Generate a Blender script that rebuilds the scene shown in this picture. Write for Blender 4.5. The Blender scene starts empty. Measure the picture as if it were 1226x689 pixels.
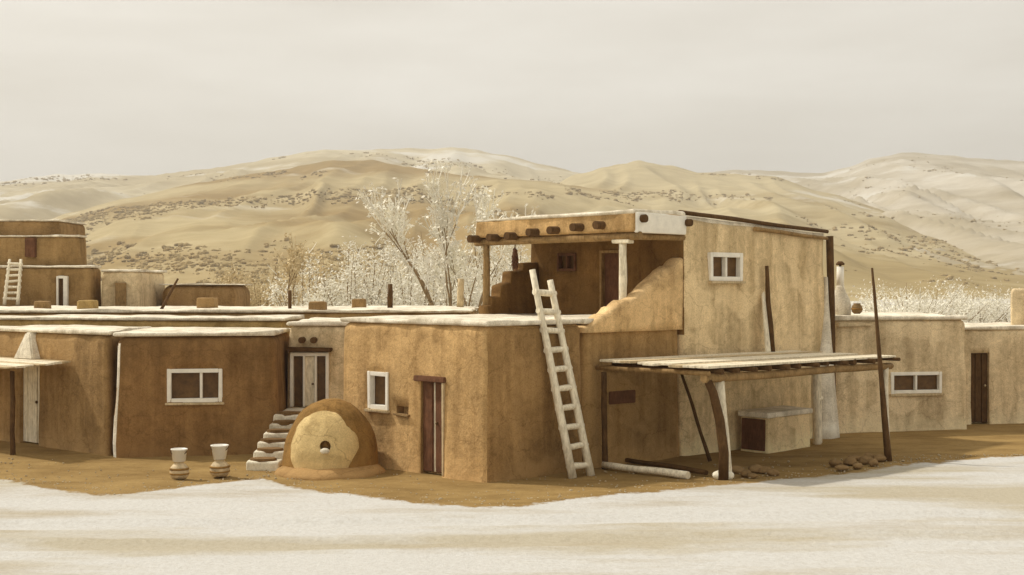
import bpy, bmesh, math, random
from mathutils import Vector, Matrix, noise as mnoise
from math import radians as R

random.seed(7)
scene = bpy.context.scene
COL = scene.collection

# ------------------------------------------------------------------ camera
EYE = 3.5
F = 1575.0            # focal length in photo pixels (photo 1226 wide)
CX, CY = 613.0, 344.5
cam_d = bpy.data.cameras.new('camera')
cam = bpy.data.objects.new('camera', cam_d)
COL.objects.link(cam)
cam.location = (0, 0, EYE)
cam.rotation_euler = (R(90), 0, 0)
cam_d.sensor_width = 36.0
cam_d.lens = 36.0 * F / 1226.0
cam_d.clip_start = 0.1
cam_d.clip_end = 20000
scene.camera = cam


def at(px, py, Y):
    return Vector(((px - CX) / F * Y, Y, EYE - (py - CY) / F * Y))


def gx(px, Y):
    return (px - CX) / F * Y


def zz(py, Y):
    return EYE - (py - CY) / F * Y


def gr(px, py):
    Y = F * EYE / (py - CY)
    return Vector((gx(px, Y), Y, 0))


# the rotated grid of the main house: u runs back-right, v runs back-left
G0 = Vector((-0.45, 23.6, 0))
UD = Vector((0.722, 0.692, 0)).normalized()
VD = Vector((-0.692, 0.722, 0)).normalized()


def W(u, v, z=0.0):
    p = G0 + UD * u + VD * v
    return Vector((p.x, p.y, z))


# ------------------------------------------------------------------ light
SUN_EL = R(50)
SUN_AZ = math.atan2(-0.92, 0.39)
S = Vector((math.sin(SUN_AZ) * math.cos(SUN_EL), math.cos(SUN_AZ) * math.cos(SUN_EL), math.sin(SUN_EL)))
sd = bpy.data.lights.new('sun', 'SUN')
sd.energy = 3.1
sd.angle = R(2.0)
sd.color = (1.0, 0.95, 0.86)
so = bpy.data.objects.new('sun', sd)
COL.objects.link(so)
so.rotation_euler = S.to_track_quat('Z', 'Y').to_euler()
so.location = (-30, 20, 40)

world = bpy.data.worlds.new('World')
scene.world = world
world.use_nodes = True
nt = world.node_tree
nt.nodes.clear()
out = nt.nodes.new('ShaderNodeOutputWorld')
bg = nt.nodes.new('ShaderNodeBackground')
sky = nt.nodes.new('ShaderNodeTexSky')
sky.sky_type = 'NISHITA'
sky.sun_disc = False
sky.sun_elevation = SUN_EL
sky.sun_rotation = SUN_AZ
sky.dust_density = 4.0
sky.air_density = 1.0
hs = nt.nodes.new('ShaderNodeHueSaturation')
hs.inputs['Saturation'].default_value = 0.05
tint = nt.nodes.new('ShaderNodeMix')
tint.data_type = 'RGBA'
tint.blend_type = 'MULTIPLY'
tint.inputs[0].default_value = 1.0
tint.inputs[7].default_value = (1.50, 1.40, 1.22, 1)
# thin high overcast: a veil of cloud over the whole dome, with soft uneven wisps
geo = nt.nodes.new('ShaderNodeTexCoord')
mp = nt.nodes.new('ShaderNodeMapping')
mp.inputs['Scale'].default_value = (1.5, 1.5, 7.0)
cn = nt.nodes.new('ShaderNodeTexNoise')
cn.inputs['Scale'].default_value = 1.6
cn.inputs['Detail'].default_value = 6
cn.inputs['Roughness'].default_value = 0.55
cr = nt.nodes.new('ShaderNodeValToRGB')
cr.color_ramp.elements[0].position = 0.34
cr.color_ramp.elements[0].color = (8.3, 7.75, 6.8, 1)
cr.color_ramp.elements[1].position = 0.66
cr.color_ramp.elements[1].color = (10.8, 10.35, 9.45, 1)
veil = nt.nodes.new('ShaderNodeMix')
veil.data_type = 'RGBA'
veil.inputs[0].default_value = 0.72
L = nt.links.new
L(sky.outputs[0], hs.inputs['Color'])
L(hs.outputs[0], tint.inputs[6])
L(geo.outputs['Generated'], mp.inputs[0])
L(mp.outputs[0], cn.inputs['Vector'])
L(cn.outputs['Fac'], cr.inputs[0])
L(tint.outputs[2], veil.inputs[6])
L(cr.outputs[0], veil.inputs[7])
L(veil.outputs[2], bg.inputs['Color'])
bg.inputs['Strength'].default_value = 0.1
L(bg.outputs[0], out.inputs[0])

scene.view_settings.view_transform = 'Standard'
scene.view_settings.look = 'None'
scene.view_settings.exposure = 0.0
scene.view_settings.gamma = 1.0
scene.view_settings.use_curve_mapping = False
scene.render.engine = 'CYCLES'
scene.cycles.max_bounces = 6
scene.cycles.diffuse_bounces = 4


# ------------------------------------------------------------------ materials
def new_mat(name):
    m = bpy.data.materials.new(name)
    m.use_nodes = True
    n = m.node_tree
    b = n.nodes['Principled BSDF']
    b.inputs['Specular IOR Level'].default_value = 0.15
    return m, n, b


def mul(c, k):
    return (min(1, c[0] * k), min(1, c[1] * k), min(1, c[2] * k), 1)


def noise_node(n, scale, detail=6, rough=.6, vec=None, sc=None):
    t = n.nodes.new('ShaderNodeTexNoise')
    t.inputs['Scale'].default_value = scale
    t.inputs['Detail'].default_value = detail
    t.inputs['Roughness'].default_value = rough
    if vec is not None:
        if sc is not None:
            mp = n.nodes.new('ShaderNodeMapping')
            mp.inputs['Scale'].default_value = sc
            n.links.new(vec, mp.inputs[0])
            vec = mp.outputs[0]
        n.links.new(vec, t.inputs['Vector'])
    return t


def ramp(n, fac, p0, c0, p1, c1, mid=None):
    r = n.nodes.new('ShaderNodeValToRGB')
    e = r.color_ramp.elements
    e[0].position = p0
    e[0].color = c0
    e[1].position = p1
    e[1].color = c1
    if mid:
        x = e.new(mid[0])
        x.color = mid[1]
    n.links.new(fac, r.inputs[0])
    return r


def mix(n, fac, a, b, mode='MIX'):
    m = n.nodes.new('ShaderNodeMix')
    m.data_type = 'RGBA'
    m.blend_type = mode
    if isinstance(fac, (int, float)):
        m.inputs[0].default_value = fac
    else:
        n.links.new(fac, m.inputs[0])
    for k, x in ((6, a), (7, b)):
        if isinstance(x, tuple):
            m.inputs[k].default_value = x
        else:
            n.links.new(x, m.inputs[k])
    return m.outputs[2]


def adobe(name, col, var=.24, seed=0.0, cracks=.35, bump=.5):
    m, n, b = new_mat(name)
    g = n.nodes.new('ShaderNodeNewGeometry')
    mp = n.nodes.new('ShaderNodeMapping')
    mp.inputs['Location'].default_value = (seed * 7.3, seed * 3.1, seed)
    n.links.new(g.outputs['Position'], mp.inputs[0])
    P = mp.outputs[0]
    n1 = noise_node(n, .55, 7, .62, P)
    c1 = ramp(n, n1.outputs['Fac'], .33, mul(col, 1 - var), .68, mul(col, 1 + var))
    n2 = noise_node(n, 5.5, 9, .68, P)
    c2 = ramp(n, n2.outputs['Fac'], .3, (.72, .70, .66, 1), .7, (1.2, 1.2, 1.2, 1))
    c = mix(n, .75, c1.outputs[0], c2.outputs[0], 'MULTIPLY')
    st = noise_node(n, 1.6, 5, .6, P, (2.2, 2.2, .22))     # rain streaks
    c3 = ramp(n, st.outputs['Fac'], .36, (.66, .62, .56, 1), .62, (1.06, 1.06, 1.06, 1))
    c = mix(n, .8, c, c3.outputs[0], 'MULTIPLY')
    # patches of fresh mud
    pt = noise_node(n, .9, 3, .45, P, (1, 1, 1.3))
    c5 = ramp(n, pt.outputs['Fac'], .56, (0, 0, 0, 1), .60, (.5, .5, .5, 1))
    c = mix(n, c5.outputs[0], c, mul(col, 1.16))
    # straw and grit
    gr_ = noise_node(n, 38, 4, .7, P)
    c4 = ramp(n, gr_.outputs['Fac'], .34, (.6, .56, .5, 1), .52, (1, 1, 1, 1), (.66, (1.18, 1.17, 1.12, 1)))
    c = mix(n, .55, c, c4.outputs[0], 'MULTIPLY')
    # pale dust splashed up from the lane by rain, with a ragged upper edge
    sp = n.nodes.new('ShaderNodeSeparateXYZ')
    n.links.new(g.outputs['Position'], sp.inputs[0])
    dn = noise_node(n, 1.7, 6, .65, P)
    dm_ = n.nodes.new('ShaderNodeMath')
    dm_.operation = 'MULTIPLY_ADD'
    dm_.inputs[1].default_value = -1.5
    n.links.new(dn.outputs['Fac'], dm_.inputs[0])
    n.links.new(sp.outputs['Z'], dm_.inputs[2])
    mr = n.nodes.new('ShaderNodeMapRange')
    mr.inputs['From Min'].default_value = -.75
    mr.inputs['From Max'].default_value = -.30
    mr.inputs['To Min'].default_value = .42
    mr.inputs['To Max'].default_value = 0
    n.links.new(dm_.outputs[0], mr.inputs['Value'])
    c = mix(n, mr.outputs[0], c, mul(col, 1.45))
    # broad worn places where the finish coat has gone
    wn = noise_node(n, 1.25, 8, .72, P)
    c7 = ramp(n, wn.outputs['Fac'], .60, (1, 1, 1, 1), .68, (.88, .86, .81, 1))
    c = mix(n, .8, c, c7.outputs[0], 'MULTIPLY')
    # cracks
    wp = noise_node(n, 2.5, 4, .6, P)
    ad = n.nodes.new('ShaderNodeVectorMath')
    ad.operation = 'MULTIPLY_ADD'
    ad.inputs[1].default_value = (.5, .5, .5)
    n.links.new(wp.outputs['Color'], ad.inputs[0])
    n.links.new(P, ad.inputs[2])
    vo = n.nodes.new('ShaderNodeTexVoronoi')
    vo.feature = 'DISTANCE_TO_EDGE'
    vo.inputs['Scale'].default_value = 1.1
    n.links.new(ad.outputs[0], vo.inputs['Vector'])
    ck = ramp(n, vo.outputs['Distance'], .004, (.45, .4, .34, 1), .016, (1, 1, 1, 1))
    c = mix(n, cracks, c, ck.outputs[0], 'MULTIPLY')
    n.links.new(c, b.inputs['Base Color'])
    b.inputs['Roughness'].default_value = .95
    bn = noise_node(n, 9, 8, .7, P)
    bp = n.nodes.new('ShaderNodeBump')
    bp.inputs['Strength'].default_value = bump
    bp.inputs['Distance'].default_value = .06
    n.links.new(bn.outputs['Fac'], bp.inputs['Height'])
    n.links.new(bp.outputs[0], b.inputs['Normal'])
    return m


def wood(name, col, var=.3, rough=.8):
    m, n, b = new_mat(name)
    g = n.nodes.new('ShaderNodeNewGeometry')
    n1 = noise_node(n, 4, 7, .7, g.outputs['Position'])
    c1 = ramp(n, n1.outputs['Fac'], .3, mul(col, 1 - var), .7, mul(col, 1 + var))
    n2 = noise_node(n, 22, 5, .7, g.outputs['Position'], (1, 1, .25))
    c2 = ramp(n, n2.outputs['Fac'], .35, (.6, .57, .52, 1), .6, (1.1, 1.1, 1.1, 1))
    c = mix(n, .7, c1.outputs[0], c2.outputs[0], 'MULTIPLY')
    n.links.new(c, b.inputs['Base Color'])
    b.inputs['Roughness'].default_value = rough
    bp = n.nodes.new('ShaderNodeBump')
    bp.inputs['Strength'].default_value = .5
    bp.inputs['Distance'].default_value = .02
    n.links.new(n2.outputs['Fac'], bp.inputs['Height'])
    n.links.new(bp.outputs[0], b.inputs['Normal'])
    return m


def plain(name, col, rough=.8, var=.15, scale=3, spec=.2):
    m, n, b = new_mat(name)
    g = n.nodes.new('ShaderNodeNewGeometry')
    n1 = noise_node(n, scale, 6, .65, g.outputs['Position'])
    c1 = ramp(n, n1.outputs['Fac'], .3, mul(col, 1 - var), .7, mul(col, 1 + var))
    n.links.new(c1.outputs[0], b.inputs['Base Color'])
    b.inputs['Roughness'].default_value = rough
    b.inputs['Specular IOR Level'].default_value = spec
    return m


M = {}
M['pale'] = adobe('pale_roof_clay', (.80, .74, .61), .08, 1.0, .1, .3)
M['light'] = adobe('light_tan_adobe', (.75, .605, .385), .16, 2.0)
M['tower'] = adobe('tower_adobe', (.80, .63, .375), .15, 3.0)
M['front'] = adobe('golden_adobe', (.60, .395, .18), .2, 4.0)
M['mid'] = adobe('brown_adobe', (.36, .23, .10), .24, 5.0)
M['side'] = adobe('shade_brown_adobe', (.35, .215, .088), .26, 15.0)  # brown holds the shade of the side face; oven apron shares it
M['wing'] = adobe('mottled_wing_adobe', (.70, .49, .25), .3, 16.0)
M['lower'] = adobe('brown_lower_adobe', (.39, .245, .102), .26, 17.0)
M['dark'] = adobe('dark_brown_adobe', (.25, .143, .056), .28, 6.0)
M['far'] = adobe('far_brown_adobe', (.35, .225, .095), .2, 7.0, .1)
M['fartan'] = adobe('far_tan_adobe', (.47, .325, .13), .18, 8.0, .1)
M['porch'] = adobe('porch_shade_adobe', (.21, .115, .038), .28, 9.0)  # dark tone holds the porch's shade; the stepped wall shares it
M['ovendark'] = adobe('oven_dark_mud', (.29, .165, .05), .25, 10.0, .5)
M['ovenlight'] = adobe('oven_front_pale', (.64, .48, .23), .18, 11.0, .5)
M['white'] = plain('plain_white', (.82, .78, .68), .85, .1, 5)
M['wood_dark'] = wood('dark_wood', (.105, .055, .02))
M['wood_red'] = wood('red_brown_wood', (.15, .068, .034))
M['wood_mid'] = wood('mid_wood', (.30, .19, .08))
M['wood_pale'] = wood('pale_peeled_wood', (.80, .72, .55), .1)
M['wood_grey'] = wood('weathered_wood', (.58, .46, .28), .2)
M['glass'] = plain('dusty_glass', (.12, .062, .02), .4, .4, 6, .25)
M['hole'] = plain('dark_interior', (.07, .04, .016), .95, .3, 6)
M['stone'] = adobe('brown_stone', (.24, .155, .07), .3, 12.0, .2)
M['stonepale'] = adobe('pale_stone', (.72, .66, .53), .12, 13.0, .2)
M['tread'] = adobe('flagstone', (0.204, 0.121, 0.050), .25, 14.0, .2)
M['pebble'] = plain('pale_pebble', (.42, .34, .22), .95, .3, 2)
M['clay'] = plain('fired_clay', (.55, .43, .26), .6, .35, 9)
M['bucket'] = plain('white_enamel', (.82, .79, .71), .4, .06, 8)
M['chile'] = plain('dried_chile', (.12, .05, .022), .5, .4, 30)
M['bark'] = wood('grey_brown_bark', (.30, .21, .11), .3)
M['twig'] = plain('bleached_twig', (.82, .76, .62), .9, .2, .6)
M['leafpale'] = plain('dry_pale_leaf', (.85, .80, .68), .9, .2, .35)
M['leaftan'] = plain('dry_tan_leaf', (.60, .48, .28), .9, .25, .35)


# ------------------------------------------------------------------ mesh builder
class MB:
    def __init__(self):
        self.v = []
        self.f = []
        self.smooth = []

    def add(self, vs, fs, smooth=False):
        o = len(self.v)
        self.v += [Vector(p) for p in vs]
        self.f += [tuple(i + o for i in f) for f in fs]
        self.smooth += [smooth] * len(fs)
        return self

    def hexa(self, c):
        """c: 8 corners, bottom four ccw then top four"""
        return self.add(c, [(3, 2, 1, 0), (4, 5, 6, 7), (0, 1, 5, 4), (1, 2, 6, 5), (2, 3, 7, 6), (3, 0, 4, 7)])

    def box(self, x0, x1, y0, y1, z0, z1):
        return self.hexa([(x0, y0, z0), (x1, y0, z0), (x1, y1, z0), (x0, y1, z0),
                          (x0, y0, z1), (x1, y0, z1), (x1, y1, z1), (x0, y1, z1)])

    def wbox(self, wf, s0, s1, d0, d1, z0, z1, j=0):
        def q(s, d, z):
            return wf(s, d, z) + Vector((random.uniform(-j, j), random.uniform(-j, j), random.uniform(-j, j)))
        return self.hexa([q(s0, d1, z0), q(s1, d1, z0), q(s1, d0, z0), q(s0, d0, z0),
                          q(s0, d1, z1), q(s1, d1, z1), q(s1, d0, z1), q(s0, d0, z1)])

    def tube(self, pts, rad, seg=10, wob=0.0, seed=0, caps=True):
        pts = [Vector(p) for p in pts]
        if not hasattr(rad, '__len__'):
            rad = [rad] * len(pts)
        vs, fs = [], []
        ref = None
        for i, p in enumerate(pts):
            t = (pts[min(i + 1, len(pts) - 1)] - pts[max(i - 1, 0)]).normalized()
            if ref is None:
                ref = Vector((0, 0, 1)) if abs(t.z) < .9 else Vector((1, 0, 0))
            a = t.cross(ref).normalized()
            b = t.cross(a).normalized()
            ref = a.cross(t).normalized() if False else ref
            for k in range(seg):
                an = 2 * math.pi * k / seg
                rr = rad[i] * (1 + wob * mnoise.noise(Vector((math.cos(an) * 2, math.sin(an) * 2 + seed, i * .6))))
                vs.append(p + a * math.cos(an) * rr + b * math.sin(an) * rr)
        for i in range(len(pts) - 1):
            for k in range(seg):
                k2 = (k + 1) % seg
                fs.append((i * seg + k, i * seg + k2, (i + 1) * seg + k2, (i + 1) * seg + k))
        o = len(self.v)
        self.add(vs, fs, True)
        if caps:
            self.f.append(tuple(o + k for k in range(seg))[::-1])
            self.f.append(tuple(o + (len(pts) - 1) * seg + k for k in range(seg)))
            self.smooth += [False, False]
        return self

    def pole(self, a, b, r0, r1=None, bend=.02, seg=9, seed=0, n=7):
        a, b = Vector(a), Vector(b)
        r1 = r0 if r1 is None else r1
        L_ = (b - a).length
        pts, rad = [], []
        for i in range(n):
            t = i / (n - 1)
            w = math.sin(t * math.pi)
            off = Vector((mnoise.noise(Vector((t * 2.3 + seed, seed * 1.7, 0))), mnoise.noise(Vector((t * 2.3, seed + 5.5, 3))),
                          mnoise.noise(Vector((t * 2.1 + 9, seed, 7))))) * bend * L_ * w
            pts.append(a.lerp(b, t) + off)
            rad.append((r0 + (r1 - r0) * t) * (1 + .12 * mnoise.noise(Vector((t * 5, seed, 1)))))
        return self.tube(pts, rad, seg, .15, seed)

    def lathe(self, c, prof, seg=28, nz=0.0, seed=0, sx=1, sy=1):
        c = Vector(c)
        vs, fs = [], []
        for i, (r, z) in enumerate(prof):
            for k in range(seg):
                an = 2 * math.pi * k / seg
                p = Vector((math.cos(an) * r * sx, math.sin(an) * r * sy, z))
                if nz:
                    q = p * 2.2 + Vector((seed, seed, seed))
                    f = 1 + nz * mnoise.noise(q) / max(.3, r)
                    p = Vector((p.x * f, p.y * f, p.z + nz * .5 * mnoise.noise(q + Vector((9, 3, 1))) * (1 if z > .05 else 0)))
                vs.append(c + p)
        for i in range(len(prof) - 1):
            for k in range(seg):
                k2 = (k + 1) % seg
                fs.append((i * seg + k, i * seg + k2, (i + 1) * seg + k2, (i + 1) * seg + k))
        o = len(self.v)
        self.add(vs, fs, True)
        self.f.append(tuple(o + (len(prof) - 1) * seg + k for k in range(seg)))
        self.f.append(tuple(o + k for k in range(seg))[::-1])
        self.smooth += [True, False]
        return self

    def build(self, name, mat, parent=None, base=None, bevel=0.0):
        off = Vector((0, 0, 0))
        if parent is not None:
            p = parent
            while p is not None:
                off += p.location
                p = p.parent
        elif base is not None:
            off = Vector(base)
        me = bpy.data.meshes.new(name)
        me.from_pydata([v - off for v in self.v], [], self.f)
        me.polygons.foreach_set('use_smooth', self.smooth)
        me.update()
        if isinstance(mat, (list, tuple)):
            for m in mat:
                me.materials.append(m)
        else:
            me.materials.append(mat)
        o = bpy.data.objects.new(name, me)
        COL.objects.link(o)
        if parent is not None:
            o.parent = parent
        elif base is not None:
            o.location = base
        if bevel > 0:
            bm = bmesh.new()
            bm.from_mesh(me)
            bmesh.ops.remove_doubles(bm, verts=bm.verts, dist=1e-5)
            ed = [e for e in bm.edges if len(e.link_faces) == 2 and e.calc_face_angle(0) > .6]
            bmesh.ops.bevel(bm, geom=ed, offset=bevel, segments=2, affect='EDGES', clamp_overlap=True)
            bm.to_mesh(me)
            bm.free()
        return o


def tag(o, label=None, cat=None, group=None, kind=None):
    if label:
        o['label'] = label
    if cat:
        o['category'] = cat
    if group:
        o['group'] = group
    if kind:
        o['kind'] = kind
    return o


def thing(name, loc, label, cat, group=None):
    o = bpy.data.objects.new(name, None)
    o.empty_display_size = .2
    COL.objects.link(o)
    o.location = loc
    return tag(o, label, cat, group)


def copy_tree(o, parent=None):
    c = o.copy()
    COL.objects.link(c)
    c.parent = parent
    for ch in list(o.children):
        copy_tree(ch, c)
    return c


def wallframe(P0, P1):
    """local frame on a wall: s along the base from P0 to P1, d outward (to the right of P1-P0 seen from above), z up"""
    P0, P1 = Vector((P0[0], P0[1], 0)), Vector((P1[0], P1[1], 0))
    a = (P1 - P0).normalized()
    n = Vector((a.y, -a.x, 0))

    def f(s, d, z):
        p = P0 + a * s + n * d
        return Vector((p.x, p.y, z))
    f.a, f.n, f.len = a, n, (P1 - P0).length
    f.P0 = P0

    def s_of(px):
        # where the sight line through photo column px meets the wall, in metres from P0
        k = (px - CX) / F
        return (k * P0.y - P0.x) / (a.x - k * a.y)
    f.s_of = s_of
    f.y_of = lambda s: P0.y + a.y * s
    return f


def grid_coords(L_, r, res):
    n = max(1, int((L_ - 2 * r) / res))
    c = [0, r * .12, r * .35, r * .65]
    c += [r + (L_ - 2 * r) * i / n for i in range(n + 1)]
    c += [L_ - r * .65, L_ - r * .35, L_ - r * .12, L_]
    return c


def block(corners, z0, z1, r=.12, batter=.03, amp=.03, res=.28, seed=0, freq=.9, topwave=.03, round_bottom=False):
    """rounded mud block. corners: 4 XY, front-left, front-right, back-right, back-left. z1: height or 4 heights"""
    C4 = [Vector((c[0], c[1], 0)) for c in corners]
    if not hasattr(z1, '__len__'):
        z1 = [z1] * 4
    Lx = ((C4[1] - C4[0]).length + (C4[2] - C4[3]).length) / 2
    Ly = ((C4[3] - C4[0]).length + (C4[2] - C4[1]).length) / 2
    H = sum(z1) / 4 - z0
    r = min(r, Lx * .45, Ly * .45, H * .45)
    xs, ys, zs = grid_coords(Lx, r, res), grid_coords(Ly, r, res), grid_coords(H, r, res)
    nx, ny, nz = len(xs), len(ys), len(zs)
    cen = (C4[0] + C4[1] + C4[2] + C4[3]) / 4
    idx, vs, fs = {}, [], []

    def vert(i, j, k):
        key = (i, j, k)
        if key in idx:
            return idx[key]
        p = Vector((xs[i], ys[j], zs[k]))
        zlo = r if round_bottom else -1e9
        c = Vector((min(max(p.x, r), Lx - r), min(max(p.y, r), Ly - r), min(max(p.z, zlo), H - r)))
        d = p - c
        nrm = Vector((0, 0, 0))
        if d.length > 1e-9:
            nrm = d.normalized()
            p = c + nrm * max(abs(d.x), abs(d.y), abs(d.z))
        s, t, h = p.x / Lx, p.y / Ly, p.z / H
        q = C4[0] * (1 - s) * (1 - t) + C4[1] * s * (1 - t) + C4[2] * s * t + C4[3] * (1 - s) * t
        zt = z1[0] * (1 - s) * (1 - t) + z1[1] * s * (1 - t) + z1[2] * s * t + z1[3] * (1 - s) * t
        z = z0 + h * (zt - z0)
        dirv = (q - cen)
        e1 = (C4[1] - C4[0]).normalized()
        e2 = (C4[3] - C4[0]).normalized()
        wn = e1 * nrm.x + e2 * nrm.y
        q = q - (e1 * (1 if s > .5 else -1) * min(1, abs(s - .5) * 2) + e2 * (1 if t > .5 else -1) * min(1, abs(t - .5) * 2)) * batter * (z - z0)
        w = Vector((q.x, q.y, z)) * freq + Vector((seed * 11.3, seed * 5.7, seed))
        nn = mnoise.noise(w) + .45 * mnoise.noise(w * 2.7)
        q = q + wn * amp * nn
        if nrm.z > .1:
            z += topwave * (mnoise.noise(Vector((q.x * .7, q.y * .7, seed + 3))) + .4 * mnoise.noise(Vector((q.x * 2.5, q.y * 2.5, seed)))) * nrm.z
        idx[key] = len(vs)
        vs.append((q.x, q.y, z))
        return idx[key]
    for i in range(nx - 1):
        for j in range(ny - 1):
            fs.append((vert(i, j, 0), vert(i, j + 1, 0), vert(i + 1, j + 1, 0), vert(i + 1, j, 0)))
            k = nz - 1
            fs.append((vert(i, j, k), vert(i + 1, j, k), vert(i + 1, j + 1, k), vert(i, j + 1, k)))
    for i in range(nx - 1):
        for k in range(nz - 1):
            fs.append((vert(i, 0, k), vert(i + 1, 0, k), vert(i + 1, 0, k + 1), vert(i, 0, k + 1)))
            j = ny - 1
            fs.append((vert(i, j, k), vert(i, j, k + 1), vert(i + 1, j, k + 1), vert(i + 1, j, k)))
    for j in range(ny - 1):
        for k in range(nz - 1):
            fs.append((vert(0, j, k), vert(0, j, k + 1), vert(0, j + 1, k + 1), vert(0, j + 1, k)))
            i = nx - 1
            fs.append((vert(i, j, k), vert(i, j + 1, k), vert(i, j + 1, k + 1), vert(i, j, k + 1)))
    return MB().add(vs, fs, True)


def grow(corners, e):
    C4 = [Vector((c[0], c[1], 0)) for c in corners]
    cen = sum(C4, Vector()) / 4
    e1, e2 = (C4[1] - C4[0]).normalized(), (C4[3] - C4[0]).normalized()
    sg = [(-1, -1), (1, -1), (1, 1), (-1, 1)]
    return [c + e1 * e * s[0] + e2 * e * s[1] for c, s in zip(C4, sg)]


def cut(o, boxes):
    """open recesses in a wall with box cutters (world coordinates)"""
    tmp = []
    off = Vector((0, 0, 0))
    for mb in boxes:
        c = mb.build('cutter', M['hole'])
        tmp.append(c)
        md = o.modifiers.new('cut', 'BOOLEAN')
        md.operation = 'DIFFERENCE'
        md.solver = 'EXACT'
        md.object = c
    bpy.context.view_layer.update()
    dg = bpy.context.evaluated_depsgraph_get()
    me = bpy.data.meshes.new_from_object(o.evaluated_get(dg))
    old = o.data
    o.modifiers.clear()
    o.data = me
    me.name = old.name
    bpy.data.meshes.remove(old)
    for c in tmp:
        me_c = c.data
        bpy.data.objects.remove(c)
        bpy.data.meshes.remove(me_c)


def hole(wf, s0, s1, z0, z1, depth=.28):
    return MB().wbox(wf, s0, s1, -depth, .5, z0, z1)


def window(parent, wf, s0, s1, z0, z1, splits=(), fw=.075, frame='white', glass='glass', d=0.0, sill=True, name='window'):
    f = MB()
    dep0, dep1 = d - .10, d + .035
    f.wbox(wf, s0 - fw, s0 + .01, dep0, dep1, z0 - fw, z1 + fw, .006)
    f.wbox(wf, s1 - .01, s1 + fw, dep0, dep1, z0 - fw, z1 + fw, .006)
    f.wbox(wf, s0 + .01, s1 - .01, dep0, dep1 - .004, z1 - .01, z1 + fw, .004)
    f.wbox(wf, s0 + .01, s1 - .01, dep0, dep1 - .004, z0 - fw, z0 + .01, .004)
    for q in splits:
        s = s0 + (s1 - s0) * q
        f.wbox(wf, s - .028, s + .028, dep0, dep1 - .02, z0 + .012, z1 - .012, .004)
    fo = f.build(name, M[frame], parent, bevel=.008)
    p = MB()
    p.wbox(wf, s0 - .005, s1 + .005, d - .125, d - .105, z0 - .005, z1 + .005)
    p.build('pane', M[glass], fo)
    if sill:
        sm = MB()
        sm.wbox(wf, s0 - fw - .04, s1 + fw + .04, d - .02, d + .085, z0 - fw - .055, z0 - fw - .003, .006)
        sm.build('sill', M['wood_grey'], fo, bevel=.01)
    return fo


def add_roof(parent, corners, z, t=.11, e=.03, seed=0, mat='pale', name='roof', zs=None, amp=.065):
    zt = [z + t] * 4 if zs is None else [q + t for q in zs]
    b = block(grow(corners, e), z if zs is None else min(zs), zt, r=.05, batter=0, amp=amp, res=.2, seed=seed, freq=2.3, topwave=.05, round_bottom=True)
    return b.build(name, M[mat], parent)


def house(label, corners, z1, mat, seed, roof=True, cat='adobe house', name='adobe_house', r=.16, batter=.03, amp=.035, rt=.11, group=None, res=.28, inset=None):
    rt *= .82
    base = Vector((corners[0][0], corners[0][1], 0))
    h = thing(name, base, label, cat, group)
    w = block(corners, -.25, z1, r=r, batter=batter, amp=amp, seed=seed, res=res).build('wall', M[mat], h)
    if roof:
        zr = z1 if not hasattr(z1, '__len__') else None
        H = (z1 if zr is not None else sum(z1) / 4) + .25
        e = -batter * H + .03 if inset is None else inset
        if zr is not None:
            add_roof(h, corners, z1 - .02, rt, e, seed + 20)
        else:
            b = block(grow(corners, e), min(z1) - .02, [q + rt for q in z1], r=.05, batter=0, amp=.03, res=.35, seed=seed + 20, round_bottom=True)
            b.build('roof', M['pale'], h)
    return h, w


def tone_faces(o, mat, test):
    """paint light or shade into the colour of wall faces that pass the test (world centre, normal)"""
    off = o.parent.location
    o.data.materials.append(mat)
    k = len(o.data.materials) - 1
    for p in o.data.polygons:
        if test(p.center + off, p.normal):
            p.material_index = k


# ------------------------------------------------------------------ ground
EDGE = [(-700, 560), (-300, 562), (0, 575), (60, 584), (140, 593), (200, 586), (300, 573), (320, 570), (345, 579), (400, 591), (500, 603), (600, 607),
        (700, 598), (800, 587), (870, 581), (950, 573), (1010, 566), (1070, 557), (1160, 549), (1226, 546), (1500, 545), (2200, 545)]
EDGE = [(lambda p: (p.x, p.y))(gr(*e)) for e in EDGE]  # front edge of the ground shade painted before the walls


def edge_y(x):
    if x <= EDGE[0][0]:
        return EDGE[0][1]
    for (a, ya), (b, yb) in zip(EDGE, EDGE[1:]):
        if a <= x <= b:
            t = (x - a) / (b - a)
            return ya + (yb - ya) * t
    return EDGE[-1][1]


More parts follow.
